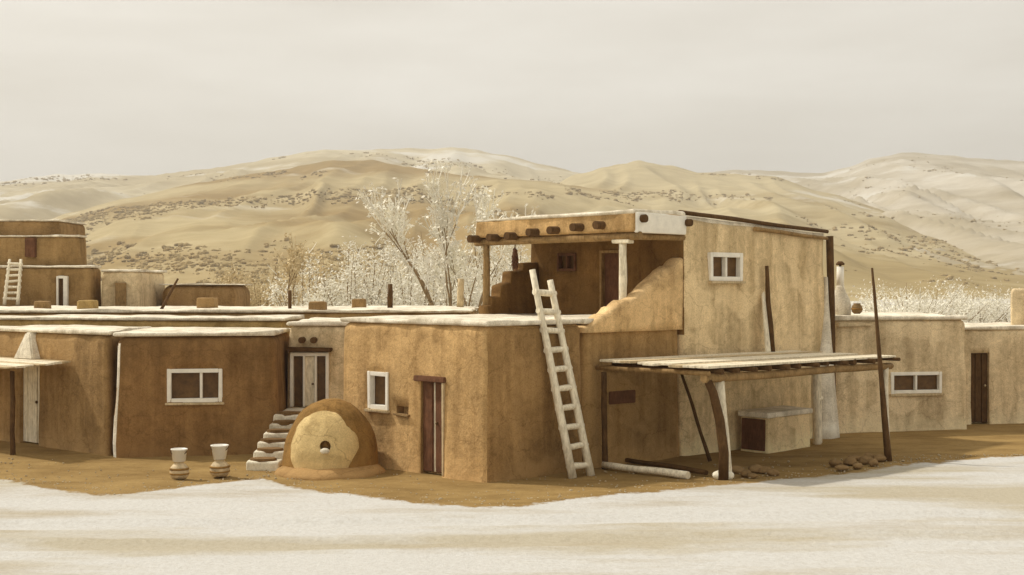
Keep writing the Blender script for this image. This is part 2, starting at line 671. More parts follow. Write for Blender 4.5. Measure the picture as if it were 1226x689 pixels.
def make_ground():
    xs = [-16 + .2 * i for i in range(161)]
    d, x = .25, 16
    while x < 2700:
        d *= 1.22
        x += d
        xs.append(x)
        xs.insert(0, -x)
    ys = [12 + .16 * i for i in range(141)]
    d, y = .2, ys[-1]
    while y < 2700:
        d *= 1.2
        y += d
        ys.append(y)
    d, y = .3, 12
    while y > -400:
        d *= 1.3
        y -= d
        ys.insert(0, y)
    vs, fs, at_ = [], [], []
    for y in ys:
        for x in xs:
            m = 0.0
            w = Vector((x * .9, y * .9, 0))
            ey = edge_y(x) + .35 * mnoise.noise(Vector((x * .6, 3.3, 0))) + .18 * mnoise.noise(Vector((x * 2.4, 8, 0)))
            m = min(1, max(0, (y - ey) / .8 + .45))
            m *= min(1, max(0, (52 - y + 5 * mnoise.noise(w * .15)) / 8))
            z = .018 * mnoise.noise(w) + .010 * mnoise.noise(w * 3.1) + .05 * mnoise.noise(Vector((x * .12, y * .22, 4)))
            if abs(x) > 60 or y > 70:
                z = 0
            if 24 < y < 50:
                z -= .02
            # two shallow wheel tracks along the lane
            for ty in (18.1, 19.7):
                dd = y - ty - .35 * math.sin(x * .16)
                if abs(dd) < .6:
                    z -= .05 * math.cos(dd / .6 * math.pi / 2) ** 2 - .03 * math.exp(-((abs(dd) - .45) / .12) ** 2)
            vs.append((x, y, z))
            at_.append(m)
    nx = len(xs)
    for j in range(len(ys) - 1):
        for i in range(nx - 1):
            fs.append((j * nx + i, j * nx + i + 1, (j + 1) * nx + i + 1, (j + 1) * nx + i))
    m, n, b = new_mat('dusty_ground')
    g = n.nodes.new('ShaderNodeNewGeometry')
    P = g.outputs['Position']
    base = (.57, .555, .525, 1)
    s1 = noise_node(n, .42, 7, .6, P, (.16, .62, 1))
    a1 = ramp(n, s1.outputs['Fac'], .47, (0, 0, 0, 1), .56, (1, 1, 1, 1))
    c = mix(n, a1.outputs[0], base, (.46, .41, .315, 1))
    s2 = noise_node(n, .8, 8, .66, P, (.2, .75, 1))
    a2 = ramp(n, s2.outputs['Fac'], .52, (0, 0, 0, 1), .66, (.6, .6, .6, 1))
    c = mix(n, a2.outputs[0], c, (.40, .335, .235, 1))
    gn = noise_node(n, 14, 8, .75, P)
    cg = ramp(n, gn.outputs['Fac'],   .34, (.86, .84, .80, 1), .58, (1.03, 1.04, 1.04, 1))
    c = mix(n, .8, c, cg.outputs[0], 'MULTIPLY')
    # brown earth band, with the ground shade before the walls put into its colour
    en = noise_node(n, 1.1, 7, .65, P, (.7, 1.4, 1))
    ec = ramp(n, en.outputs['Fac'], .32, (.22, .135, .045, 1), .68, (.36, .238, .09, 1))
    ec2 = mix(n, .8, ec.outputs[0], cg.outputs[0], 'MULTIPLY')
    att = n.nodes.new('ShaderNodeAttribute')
    att.attribute_name = 'earth_shade'
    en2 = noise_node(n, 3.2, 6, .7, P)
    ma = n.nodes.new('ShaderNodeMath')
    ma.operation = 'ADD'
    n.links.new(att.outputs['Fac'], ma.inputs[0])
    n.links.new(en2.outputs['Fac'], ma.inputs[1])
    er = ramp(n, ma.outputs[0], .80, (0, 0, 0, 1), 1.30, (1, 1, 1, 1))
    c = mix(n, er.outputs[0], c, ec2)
    n.links.new(c, b.inputs['Base Color'])
    b.inputs['Roughness'].default_value = 1
    bp = n.nodes.new('ShaderNodeBump')
    bp.inputs['Strength'].default_value = .55
    bp.inputs['Distance'].default_value = .09
    bn = noise_node(n, 5, 9, .72, P)
    n.links.new(bn.outputs['Fac'], bp.inputs['Height'])
    n.links.new(bp.outputs[0], b.inputs['Normal'])
    mb = MB().add(vs, fs, True)
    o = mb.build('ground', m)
    a = o.data.attributes.new('earth_shade', 'FLOAT', 'POINT')
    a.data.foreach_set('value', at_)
    tag(o, kind='structure')
    return o


make_ground()


# ------------------------------------------------------------------ hills
def lerp_prof(prof, px):
    if px <= prof[0][0]:
        return prof[0][1]
    for (a, ya), (b, yb) in zip(prof, prof[1:]):
        if a <= px <= b:
            t = (px - a) / (b - a)
            t = t * t * (3 - 2 * t) * .5 + t * .5
            return ya + (yb - ya) * t
    return prof[-1][1]


def hill_mat(name, c0, c1, snow, s, scl):
    m, n, b = new_mat(name)
    g = n.nodes.new('ShaderNodeNewGeometry')
    P = g.outputs['Position']
    n1 = noise_node(n, scl * .75, 6, .55, P, (.5, .7, 4.0))
    c = ramp(n, n1.outputs['Fac'], .44, mul(c0, 1), .56, mul(c1, 1)).outputs[0]
    n3 = noise_node(n, scl * 5, 8, .7, P, (.6, 1, 1.5))
    c3 = ramp(n, n3.outputs['Fac'], .35, (.8, .77, .70, 1), .62, (1.08, 1.08, 1.08, 1)).outputs[0]
    c = mix(n, .8, c, c3, 'MULTIPLY')
    n2 = noise_node(n, scl * 1.0, 8, .62, P, (.6, .8, 3.0))
    f = ramp(n, n2.outputs['Fac'], s, (0, 0, 0, 1), s + .06, (.8, .8, .8, 1)).outputs[0]
    c = mix(n, f, c, snow)
    n.links.new(c, b.inputs['Base Color'])
    b.inputs['Roughness'].default_value = 1
    b.inputs['Specular IOR Level'].default_value = 0
    return m


HILLS = []


def make_hill(prof, foot, ridge, mat, seed, gul=.10, shape=1.25, pxs=(-420, 1650), x_step=3):
    vs, fs = [], []
    cols = list(range(pxs[0], pxs[1], x_step))
    rows = [i / 84 for i in range(85)] + [1.05, 1.15, 1.35, 1.7]
    grid = []
    for px in cols:
        k = (px - CX) / F
        pyr = lerp_prof(prof, px)
        rd = ridge * (1 + .10 * mnoise.noise(Vector((px * .004, seed, 0))))
        zr = (CY - pyr) / F * rd
        col = []
        for t in rows:
            Y = foot + (rd - foot) * t
            X = k * Y
            w = Vector((X, Y, 0)) / (ridge * .16) + Vector((seed * 3, 0, seed))
            # gullies run down the slope, so they are stretched in depth
            w2 = Vector((X / (ridge * .05), Y / (ridge * .22), seed))
            rn = 1 - 2 * abs(mnoise.noise(w2))
            if t <= 1:
                hsh = t ** shape
                env = t * (1 - t) * 4
                z = zr * (hsh + gul * env * (.9 * mnoise.noise(w) + .55 * rn + .35 * mnoise.noise(w2 * 2.3) - .3) + .045 * env * (1 - 2 * abs(mnoise.noise(Vector((X / (ridge * .024) + .8 * mnoise.noise(w2 * 1.5), Y / (ridge * .26), seed + 5))))) - .02) - 2 * (1 - t)
                z += zr * .012 * mnoise.noise(Vector((X, Y, 9)) / (ridge * .012))
                lim = (CY - pyr) / F * Y
                z = min(z, lim * (0.98 if t < 1 else 1.1) + 1)
            else:
                z = zr * (1 - (t - 1) * 1.2) - 6 * (t - 1)
            col.append(Vector((X, Y, z + EYE * t)))
        grid.append(col)
        vs += col
    nr = len(rows)
    for i in range(len(cols) - 1):
        for j in range(nr - 1):
            fs.append((i * nr + j, (i + 1) * nr + j, (i + 1) * nr + j + 1, i * nr + j + 1))
    o = MB().add(vs, fs, True).build('hill', mat)
    tag(o, kind='structure')
    HILLS.append((grid, cols, nr))
    return grid


hm_back = hill_mat('far_hill', (.43, .36, .225), (.52, .455, .315), (.66, .635, .57, 1), .52, .006)
hm_spur = hill_mat('near_hill', (.30, .21, .09), (.44, .36, .205), (.56, .505, .385, 1), .60, .008)
hm_right = hill_mat('right_hill', (.34, .26, .125), (.47, .395, .24), (.62, .58, .50, 1), .58, .008)
hm_pale = hill_mat('pale_hill', (.40, .34, .23), (.55, .50, .41), (.66, .635, .57, 1), .57, .006)

make_hill([(-420, 262), (-200, 240), (0, 215), (60, 207), (110, 205), (180, 208), (250, 199), (292, 193), (330, 184), (390, 176), (440, 176), (500, 175), (545, 173), (600, 182), (650, 194),
           (700, 206), (780, 226), (900, 260), (1050, 320), (1200, 345), (1650, 345)], 420, 1500, hm_back, 1.0, .11)
make_hill([(-420, 330), (-150, 318), (0, 292), (80, 254), (150, 236), (240, 216), (320, 203), (400, 189), (445, 189), (500, 199), (560, 208), (640, 214), (720, 224), (800, 240), (900, 270),
           (1000, 305), (1080, 335), (1200, 348), (1650, 350)], 270, 900, hm_spur, 2.0, .12)
make_hill([(-420, 345), (300, 345), (560, 300), (640, 232), (690, 207), (725, 197), (765, 190), (800, 196), (835, 204), (880, 206), (925, 209), (990, 229), (1050, 247), (1110, 266), (1190, 291),
           (1290, 318), (1400, 340), (1650, 345)], 330, 1150, hm_right, 3.0, .10)
make_hill([(-420, 345), (700, 345), (760, 240), (830, 206), (880, 200), (930, 203), (985, 205), (1010, 199), (1045, 186), (1080, 180), (1120, 182), (1170, 187), (1226, 190), (1330, 205),
           (1480, 235), (1650, 262)], 500, 2000, hm_pale, 4.0, .11)


# dry scrub growing over the hillsides: nobody could count it
def ico(rad, sub=1):
    bm = bmesh.new()
    bmesh.ops.create_icosphere(bm, subdivisions=sub, radius=rad)
    vs = [v.co.copy() for v in bm.verts]
    fs = [tuple(v.index for v in f.verts) for f in bm.faces]
    bm.free()
    return vs, fs


def make_scrub():
    rnd = random.Random(5)
    vs0, fs0 = ico(1.0, 1)
    mb = MB()
    for hi, (grid, cols, nr) in enumerate(HILLS):
        cnt = (3600, 6500, 4200, 1100)[hi]
        n = 0
        tries = 0
        while n < cnt and tries < 160000:
            tries += 1
            i = rnd.randrange(len(cols) - 1)
            px = cols[i]
            if px < -60 or px > 1290:
                continue
            j = rnd.randrange(3, 82)
            a, b, c = grid[i][j], grid[i + 1][j], grid[i][j + 1]
            p = a + (b - a) * rnd.random() + (c - a) * rnd.random()
            # thickets follow the contour and the gullies
            d = mnoise.noise(Vector((p.x / 150, p.z / 16 + p.x / 400, hi * 7))) + .45 * mnoise.noise(Vector((p.x / 30, p.y / 45, hi)))
            if d < .16 + rnd.random() ** 2 * .45:
                continue
            r = rnd.choice((.25, .35, .45, .55, .85)) * rnd.uniform(.7, 1.3) * (1 + p.y / 1500)
            ph = rnd.random() * 6
            sx, sy, sz = r * rnd.uniform(.8, 1.5), r * rnd.uniform(.8, 1.5), r * rnd.uniform(.55, .95)
            for b_ in range(3):
                f = rnd.uniform(.45, .8)
                ox, oy = rnd.uniform(-.8, .8) * sx, rnd.uniform(-.6, .6) * sy
                vv = []
                for q in vs0:
                    k = f * (1 + .5 * mnoise.noise(q * 1.9 + Vector((ph * 3, n + b_ * 7, 0))))
                    vv.append(p + Vector((q.x * sx * k + ox, q.y * sy * k + oy, q.z * sz * k * 1.2 + sz * .25)))
                mb.add(vv, fs0, True)
            n += 1
    o = mb.build('scrub', plain('hill_scrub', (.355, .265, .13), 1, .3, .05, 0))
    tag(o, 'low dry scrub dotted over the tan hillsides', 'scrub', kind='stuff')


make_scrub()

# ------------------------------------------------------------------ trees
def branch(mb, tw, p, d, length, rad, depth, rnd, tips, spread=.5, up=.25, gens=5):
    n = 4
    pts, rads = [p], [rad]
    q = p.copy()
    dd = d.copy()
    for i in range(n):
        dd = (dd + Vector((rnd.uniform(-1, 1), rnd.uniform(-1, 1), rnd.uniform(-.5, .8))) * .13).normalized()
        q = q + dd * (length / n)
        pts.append(q.copy())
        rads.append(max(.022, rad * (1 - .45 * (i + 1) / n)))
    (mb if depth < 3 else tw).tube(pts, rads, 6 if depth < 2 else (4 if depth < 3 else 3), 0, 0, depth < 2)
    tips.append((q.copy(), dd.copy(), depth))
    if depth >= gens:
        return
    k = 2 if depth < 1 else rnd.choice((2, 3, 3))
    for i in range(k):
        ax = Vector((rnd.uniform(-1, 1), rnd.uniform(-1, 1), rnd.uniform(-.3, .3)))
        nd = (dd + ax * spread + Vector((0, 0, up))).normalized()
        branch(mb, tw, q, nd, length * rnd.uniform(.62, .86), rads[-1] * rnd.uniform(.6, .8), depth + 1, rnd, tips, spread, up, gens)
    if depth > 0:
        for i in range(2):
            f = rnd.choice((1, 2, 3))
            nd = (dd + Vector((rnd.uniform(-1, 1), rnd.uniform(-1, 1), rnd.uniform(-.1, .7))) * .9).normalized()
            branch(mb, tw, pts[f], nd, length * rnd.uniform(.35, .6), rads[f] * .45, max(depth + 1, 3), rnd, tips, spread, up, gens)


def leaf_faces(mb, c, n, size, spread, rnd, long=1.6):
    for i in range(n):
        p = c + Vector((rnd.gauss(0, spread), rnd.gauss(0, spread), rnd.gauss(0, spread * .9)))
        a = Vector((rnd.uniform(-1, 1), rnd.uniform(-1, 1), rnd.uniform(-.2, 1))).normalized()
        b = a.cross(Vector((rnd.uniform(-1, 1), rnd.uniform(-1, 1), rnd.uniform(-1, 1)))).normalized()
        s = size * rnd.uniform(.6, 1.4)
        mb.add([p - b * s * .5, p + a * s * long * .5, p + b * s * .5, p - a * s * long * .5], [(0, 1, 2, 3)], False)


def bare_tree(base, stems, label, seed, gens=5, leaf=.5, group=None, name='bare_tree', leafmat='leafpale', spread=.5, lsize=.16):
    rnd = random.Random(seed)
    t = thing(name, base, label, 'tree', group)
    mb, tw, lf, tips = MB(), MB(), MB(), []
    for (d, ln, rad) in stems:
        branch(mb, tw, Vector(base), Vector(d).normalized(), ln, rad, 0, rnd, tips, spread, .22, gens)
    for (p, d, dep) in tips:
        if dep >= 2 and rnd.random() < leaf:
            leaf_faces(lf, p, rnd.randint(3, 7), lsize, .10, rnd, 2.2)
    mb.build('trunk', M['bark'], t)
    tw.add([v for v in lf.v], lf.f)
    tw.build('crown', [M['twig']] if not lf.v else M[leafmat], t)
    return t


def bush(base, rad, h, label, seed, mat, n=26, group=None, name='dry_bush', leaves=46):
    rnd = random.Random(seed)
    t = thing(name, base, label, 'bush', group)
    st, lf, tw = MB(), MB(), MB()
    for i in range(n):
        an = rnd.random() * math.pi * 2
        rr = rad * math.sqrt(rnd.random())
        top = Vector(base) + Vector((math.cos(an) * rr, math.sin(an) * rr, h * rnd.uniform(.45, 1.0) * (1 - .45 * (rr / rad) ** 2)))
        root = Vector(base) + Vector((math.cos(an) * rr * .2, math.sin(an) * rr * .2, -.1))
        midp = root.lerp(top, .55) + Vector((rnd.uniform(-.2, .2), rnd.uniform(-.2, .2), 0)) * rad * .4
        st.tube([root, midp, top], [.05, .03, .012], 4, 0, 0, False)
        for k in range(7):
            q0 = root.lerp(top, rnd.uniform(.3, 1.0))
            q1 = q0 + Vector((rnd.uniform(-1, 1), rnd.uniform(-1, 1), rnd.uniform(.3, 1.4))) * rad * .17
            tw.tube([q0, q0.lerp(q1, .5) + Vector((rnd.uniform(-.05, .05), rnd.uniform(-.05, .05), 0)), q1], [.022, .018, .014], 3, 0, 0, False)
        for k in range(3):
            q = root.lerp(top, rnd.uniform(.45, 1.05))
            leaf_faces(lf, q, leaves, .07, rad * .13, rnd, 2.4)
    st.build('stem', M['bark'], t)
    lf.add(tw.v, tw.f)
    lf.build('crown', M[mat], t)
    return t


# ------------------------------------------------------------------ LEFT HOUSES
# A: far left house behind the lean-to
A = [(-13.9, 31.85), (-8.36, 27.38), (-8.42, 31.0), (-13.9, 32.35)]
hA, wA = house('brown adobe house at the left edge behind the pole awning', A, 2.52, 'mid', 31, r=.2)
fA = wallframe(A[0], A[1])
s0, s1 = fA.s_of(23), fA.s_of(46)
cut(wA, [hole(fA, s0, s1, -.3, 1.78, .2)])
dm = MB()
nb = 4
for i in range(nb):
    a, b = s0 + (s1 - s0) * i / nb, s0 + (s1 - s0) * (i + 1) / nb
    dm.wbox(fA, a + .01, b - .008, -.15, -.09 + random.uniform(-.01, .01), .04, 1.76, .004)
dA = dm.build('door', M['wood_pale'], hA, bevel=.006)
tag(dA, 'pale plank door')
MB().lathe(fA((s0 * .25 + s1 * .75), -.07, .95), [(.02, -.03), (.035, 0), (.02, .03)], 8).build('handle', M['wood_dark'], dA)
# pale splash chute below the roof drain
sm = fA.s_of(34)
b = MB()
b.hexa([fA(sm - .38, .16, 1.9), fA(sm + .42, .16, 1.9), fA(sm + .42, -.16, 1.9), fA(sm - .38, -.16, 1.9),
        fA(sm - .05, .05, 2.5), fA(sm + .12, .05, 2.5), fA(sm + .12, -.16, 2.5), fA(sm - .05, -.16, 2.5)])
b.build('drain_chute', M['pale'], hA, bevel=.03)
# stub vigas are not shown on A

# awning of poles in front of A
aw = thing('pole_awning', fA(4.4, 1.0, 0), 'small pole awning with pale roof boards at the far left edge', 'awning')
f2 = fA
zA0, zA1 = 1.76, 1.9
for i, (px, col_, rr) in enumerate(((75, 'wood_dark', .055), (8, 'wood_grey', .05))):
    s = fA.s_of(px) - .12
    MB().pole(fA(s, 1.1, -.15), fA(s + .03, 1.13, zA0 - .02), rr, rr * .85, .02, 9, i + 3).build('post', M[col_], aw)
sa, sb = fA.s_of(-40), fA.s_of(82)
MB().pole(fA(sa, 1.12, zA0 + .03), fA(sb, 1.12, zA0 + .03), .06, .05, .01, 9, 5).build('beam', M['wood_mid'], aw)
n = 7
for i in range(n):
    d0 = -.02 + 1.6 * i / n
    mbp = MB()
    mbp.wbox(fA, sa, sb + .12 + random.uniform(-.08, .1), d0, d0 + 1.6 / n - .02, 1.88 - .008 * i, 1.915 - .008 * i, .01)
    mbp.build('roof_board', M['wood_pale'] if i % 3 else M['wood_grey'], aw)

# B: the dark house
B = [(-8.32, 27.22), (-4.93, 27.75), (-5.12, 30.95), (-8.36, 30.95)]
hB, wB = house('dark brown adobe house with white double window, behind the two jars', B, 2.5, 'dark', 32, r=.22)
fB = wallframe(B[0], B[1])
y_ = fB.y_of(1.6)
s0, s1 = fB.s_of(204), fB.s_of(262)
zb0, zb1 = zz(478, 27.5), zz(446, 27.5)
cut(wB, [hole(fB, s0, s1, zb0, zb1)])
window(hB, fB, s0, s1, zb0, zb1, (.63,), .07, d=.0 - .06)

tone_faces(wB, M['pale'], lambda c, n: n.x < -.45 and n.y < -.45 and abs(n.z) < .4 and c.y < 27.6)  # pale strip paints the lit edge of the rounded corner
# C: house behind A and B, only its top shows
C_ = [(-14.6, 32.75), (-5.35, 31.25), (-5.2, 33.7), (-14.6, 34.0)]
hC, wC = house('long brown adobe house whose top shows behind the dark house', C_, 2.72, 'fartan', 33)

# E: long low house across the back
E = [(-19.0, 34.3), (-1.0, 34.4), (-1.0, 41.0), (-19.5, 41.2)]
hE, wE = house('long low adobe house across the back with chimney stubs on its roof', E, 2.86, 'far', 34, res=.4, rt=.09)


def stub(px, py0, py1, w, Y, mat, nm='chimney'):
    x = gx(px, Y)
    b = block([(x - w / 2, Y), (x + w / 2, Y), (x + w / 2, Y + w), (x - w / 2, Y + w)], 2.85, zz(py0, Y), .05, .02, .03, .12, px)
    o = b.build(nm, M[mat], hE)
    mb = MB()
    z = zz(py0, Y)
    mb.add(block([(x - w * .62, Y - w * .12), (x + w * .62, Y - w * .12), (x + w * .62, Y + w * 1.12), (x - w * .62, Y + w * 1.12)], z - .06, z + .02, .03, 0, .015, .12, px + 3, round_bottom=True).v, [], True)
    return o


stub(48, 360, 372, .36, 35.0, 'mid')
stub(102, 360, 376, .46, 35.2, 'fartan')
stub(246, 356, 366, .52, 37.5, 'mid')
stub(379, 361, 380, .42, 34.6, 'mid')
stub(429, 358, 370, .36, 36.5, 'mid')
# stove pipe with a cowl
x = gx(467, 37)
MB().tube([(x, 37, 2.85), (x, 37, 3.18), (x + .01, 37, 3.4), (x, 37, 3.6)], [.075, .08, .07, .065], 12).build('stove_pipe', M['wood_dark'], hE)
x = gx(347, 37)
MB().tube([(x, 37, 2.85), (x, 37, 3.42)], .05, 8).build('stove_pipe', M['wood_dark'], hE)

p = MB().pole(at(193, 371, 36.0) * 1.0, at(213, 334, 36.4), .045, .03, .02, 8, 3)
p.v = p.v
tag(p.build('wooden_pole', M['wood_dark'], None, at(193, 371, 36.0)), 'dark pole leaning on the long low back roof beside the low wall', 'pole')
p = MB().pole((gx(551, 38.5), 38.5, 2.93), (gx(551, 38.5) + .03, 38.5, zz(334, 38.5)), .11, .09, .02, 9, 8)
tag(p.build('wooden_post', M['wood_grey'], None, (gx(551, 38.5), 38.5, 2.93)), 'stout grey-brown post on the back roof left of the porch', 'post')

# D: recessed house with the door above the steps
D = [(-5.08, 29.3), (-1.95, 29.3), (-1.95, 33.4), (-5.08, 33.4)]
hD, wD = house('light tan adobe house with a narrow door at the top of the stone steps', D, 2.66, 'light', 35)
fD = wallframe(D[0], D[1])
sD = lambda px: fD.s_of(px)
zsill = .84
s0, s1 = sD(350), sD(391)
zt = zz(425, 29.3)
cut(wD, [hole(fD, s0, s1, zsill - .02, zt, .22)])
fr = MB()
a0, a1, a2, a3 = s0, sD(363.5), sD(378.5), s1
for (q0, q1) in ((a0 - .05, a0 + .02), (a1 - .012, a1 + .03), (a2 - .03, a2 + .012), (a3 - .02, a3 + .05)):
    fr.wbox(fD, q0, q1, -.14, .02, zsill, zt + .05, .004)
fr.wbox(fD, a0 + .02, a3 - .02, -.14, .015, zt - .03, zt + .05, .003)
fo = fr.build('door_frame', M['white'], hD, bevel=.008)
MB().wbox(fD, a0, a1, -.13, -.11, zsill, zt - .02).wbox(fD, a2, a3, -.13, -.11, zsill, zt - .02).build('pane', M['glass'], fo)
dd_ = MB()
dd_.wbox(fD, a1 + .02, a2 - .02, -.12, -.05, zsill + .02, zt - .04)
do = dd_.build('door', M['wood_pale'], hD, bevel=.01)
tag(do, 'narrow white door between two dark side panes')
MB().lathe(fD(a2 - .08, -.03, 1.35), [(.015, -.02), (.03, 0), (.015, .02)], 8).build('handle', M['wood_dark'], do)
MB().wbox(fD, a0 - .1, a3 + .12, -.1, .12, zt + .075, zt + .165, .012).build('lintel', M['wood_dark'], hD, bevel=.015)
for px in (362, 376):
    s = sD(px)
    MB().tube([fD(s, -.3, zz(407, 29.3)), fD(s, .16, zz(407.5, 29.3))], .07, 12, .1, px).build('viga', M['wood_dark'], hD)

# steps up to D's door
st = thing('stone_steps', (-4.7, 25.4, 0), 'pale stone steps with dark treads climbing between the dark house and the oven', 'steps')
nst = 6
for i in range(nst):
    yy = 25.35 + i * .42
    xx = -4.80 + .03 * i + .02 * math.sin(i * 2)
    zt_ = .14 * (i + 1)
    b = block([(xx - .34, yy), (xx + .32, yy - .03), (xx + .34, yy + .62 if i < nst - 1 else 27.85), (xx - .36, yy + .62 if i < nst - 1 else 27.85)], -.1, zt_, .05, .02, .03, .14, 50 + i, 2.2, .02)
    s_ = b.build('step', M['stonepale'], st)
    k = MB()
    prof = []
    cx_, cy_ = xx - .02, yy + .20
    vs = []
    for q in range(14):
        an = q / 14 * 2 * math.pi
        rr = 1 + .14 * mnoise.noise(Vector((math.cos(an) * 1.3, math.sin(an) * 1.3, i * 3)))
        vs.append((cx_ + (.27 * rr) * math.cos(an), cy_ + .19 * rr * math.sin(an)))
    top = [(x_, y_, zt_ + .05) for x_, y_ in vs]
    bot = [(x_, y_, zt_ - .04) for x_, y_ in vs]
    k.add(bot + top, [tuple(range(14, 28)), tuple(range(13, -1, -1))] + [(q, (q + 1) % 14, 14 + (q + 1) % 14, 14 + q) for q in range(14)])
    k.build('tread', M['tread'], s_, bevel=.012)
b = block([(-5.02, 27.86), (-4.1, 27.86), (-3.55, 29.26), (-5.06, 29.26)], -.1, .83, .08, .02, .03, .25, 60)
b.build('landing', M['pale'], st)

# ------------------------------------------------------------------ UPPER LEFT TERRACES (far)
F3 = [(-18.5, 42.2), (-13.45, 42.2), (-13.45, 43.6), (-18.5, 43.6)]
h3, w3 = house('far brown terrace house with a small white-edged door and a pale ladder', F3, zz(320, 42.2), 'far', 41, res=.4, rt=.09)
f3 = wallframe(F3[0], F3[1])
s0, s1 = f3.s_of(68), f3.s_of(77)
zt = zz(333, 42.2)
cut(w3, [hole(f3, s0, s1, 2.6, zt, .2)])
fr = MB().wbox(f3, s0 - .02, s0 + .04, -.12, .0, 2.6, zt + .06).wbox(f3, s1 - .03, s1 + .10, -.12, .03, 2.6, zt + .06).wbox(f3, s0 + .04, s1 - .03, -.12, .02, zt - .02, zt + .07)
fo = fr.build('door_frame', M['white'], h3, bevel=.01)
MB().wbox(f3, s0, s1, -.13, -.09, 2.6, zt).build('door', M['wood_dark'], h3)
F2 = [(-18.5, 43.62), (-14.25, 43.62), (-14.25, 44.7), (-18.5, 44.7)]
h2, w2 = house('far brown upper terrace house with a reddish shutter', F2, zz(283, 43.6), 'far', 42, res=.4, rt=.07)
f2_ = wallframe(F2[0], F2[1])
s0, s1 = f2_.s_of(30), f2_.s_of(42)
MB().wbox(f2_, s0, s1, -.2, .02, zz(308, 43.6), zz(285, 43.6), .01).build('shutter', M['wood_red'], h2, bevel=.015)
F1 = [(-18.5, 44.74), (-15.3, 44.74), (-15.3, 48), (-18.5, 48)]
h1, w1 = house('topmost dark adobe terrace house at the far upper left', F1, zz(264, 44.7), 'mid', 43, res=.4, rt=.08)
F4 = [(-13.40, 42.4), (-11.95, 42.4), (-11.95, 46), (-13.40, 46)]
h4, w4 = house('far light tan adobe cube house right of the brown terraces', F4, zz(325, 42.4), 'light', 44, res=.4, rt=.09)
f4 = wallframe(F4[0], F4[1])
s0, s1 = f4.s_of(137), f4.s_of(150)
cut(w4, [hole(f4, s0, s1, 2.6, zz(339, 42.4), .15)])
MB().wbox(f4, s0, s1, -.13, -.09, 2.6, zz(339, 42.4)).build('door', M['wood_mid'], h4)
F5 = [(-11.9, 44), (-9.18, 44), (-9.18, 47), (-11.9, 47)]
h5, w5 = house('low brown adobe room with rounded end beyond the long back roof', F5, zz(341, 44), 'mid', 45, r=.35, res=.4, rt=.05)


def ladder(name, label, base, top, side, width, nr, r, mat, group=None, ext=(0, 0), taper=.85, seed=0, first=.09, last=.9, bend=.006):
    base, top, side = Vector(base), Vector(top), Vector(side).normalized()
    t = thing(name, base, label, 'ladder', group)
    ax = (top - base).normalized()
    ends = []
    for k, sg in enumerate((-1, 1)):
        a = base + side * width * .5 * sg
        b = top + side * width * .5 * taper * sg + ax * ext[k]
        MB().pole(a - ax * .03, b, r * 1.1, r * .8, bend, 8, seed + k * 4).build('rail', M[mat], t)
        ends.append((a, top + side * width * .5 * taper * sg))
    for i in range(nr):
        q = first + (last - first) * i / (nr - 1)
        a = ends[0][0].lerp(ends[0][1], q)
        b = ends[1][0].lerp(ends[1][1], q)
        e = (b - a).normalized() * .06
        j = ax * random.uniform(-.025, .025)
        MB().pole(a - e + j, b + e - j, r * .85, r * .8, .01, 7, seed + i + 10, 4).build('rung', M[mat], t)
    return t


sL = f3.s_of(21)
ladder('wooden_ladder', 'small pale ladder against the far left terrace wall', f3(sL, .55, 2.97), f3(sL - .06, .02, zz(311, 42.3)), f3.a, .42, 7, .055, 'wood_pale', first=.12, last=.9)

# ------------------------------------------------------------------ HORNO (beehive oven)
hc = Vector((-3.50, 25.42, 0))
hn = thing('beehive_oven', hc, 'domed beehive mud oven with a pale front in front of the golden house', 'oven')


def dome_prof(r, h, n=16, ex=2.3):
    pr = []
    for i in range(n):
        t = i / (n - 1) * .985
        z = h * t
        pr.append((r * (1 - t ** ex) ** (1 / 2.0), z))
    return [(r * 1.02, -.12)] + pr


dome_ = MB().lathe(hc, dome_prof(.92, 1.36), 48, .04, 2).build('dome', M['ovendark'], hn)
def dome_r(z):
    return .92 * math.sqrt(max(0.0, 1 - (max(0, z) / 1.36 * .985) ** 2.3))


def front_patch():
    """paler face of the oven: a rounded patch lying a few centimetres proud of the dome"""
    na, nr = 72, 16
    front, back = [], []
    for r_ in range(nr + 1):
        for k in range(na):
            an = 2 * math.pi * k / na
            rr = r_ / nr
            edge = 1 + .05 * mnoise.noise(Vector((math.cos(an) * 1.6, math.sin(an) * 1.6, 4))) + .02 * mnoise.noise(Vector((math.cos(an) * 6, math.sin(an) * 6, 9)))
            x = -.07 + .665 * rr * edge * math.cos(an)
            z = .47 + .70 * rr * edge * math.sin(an)
            R_ = dome_r(z)
            yy = -math.sqrt(max(.02, R_ * R_ - x * x))
            off = .075 * (1 - rr ** 5) - .03 * rr ** 5 + .015 * mnoise.noise(Vector((x * 3, z * 3, 1)))
            front.append(hc + Vector((x, yy - off, z)))
            back.append(hc + Vector((x * .96, yy + .14, z)))
    vs = front + back
    o = len(front)
    fs = []
    for r_ in range(nr):
        for k in range(na):
            k2 = (k + 1) % na
            a, b, c, d = r_ * na + k, r_ * na + k2, (r_ + 1) * na + k2, (r_ + 1) * na + k
            if r_ > 0:
                fs.append((a, d, c, b))
                fs.append((o + a, o + b, o + c, o + d))
    # close the middle and the rim
    fs.append(tuple(na + k for k in range(na))[::-1][::-1])
    fs.append(tuple(o + na + k for k in range(na))[::-1])
    for k in range(na):
        k2 = (k + 1) % na
        a, b = nr * na + k, nr * na + k2
        fs.append((a, o + a, o + b, b))
    used = sorted({i for f in fs for i in f})
    mp_ = {u: n for n, u in enumerate(used)}
    return MB().add([vs[u] for u in used], [tuple(mp_[i] for i in f)[::-1] for f in fs], True)


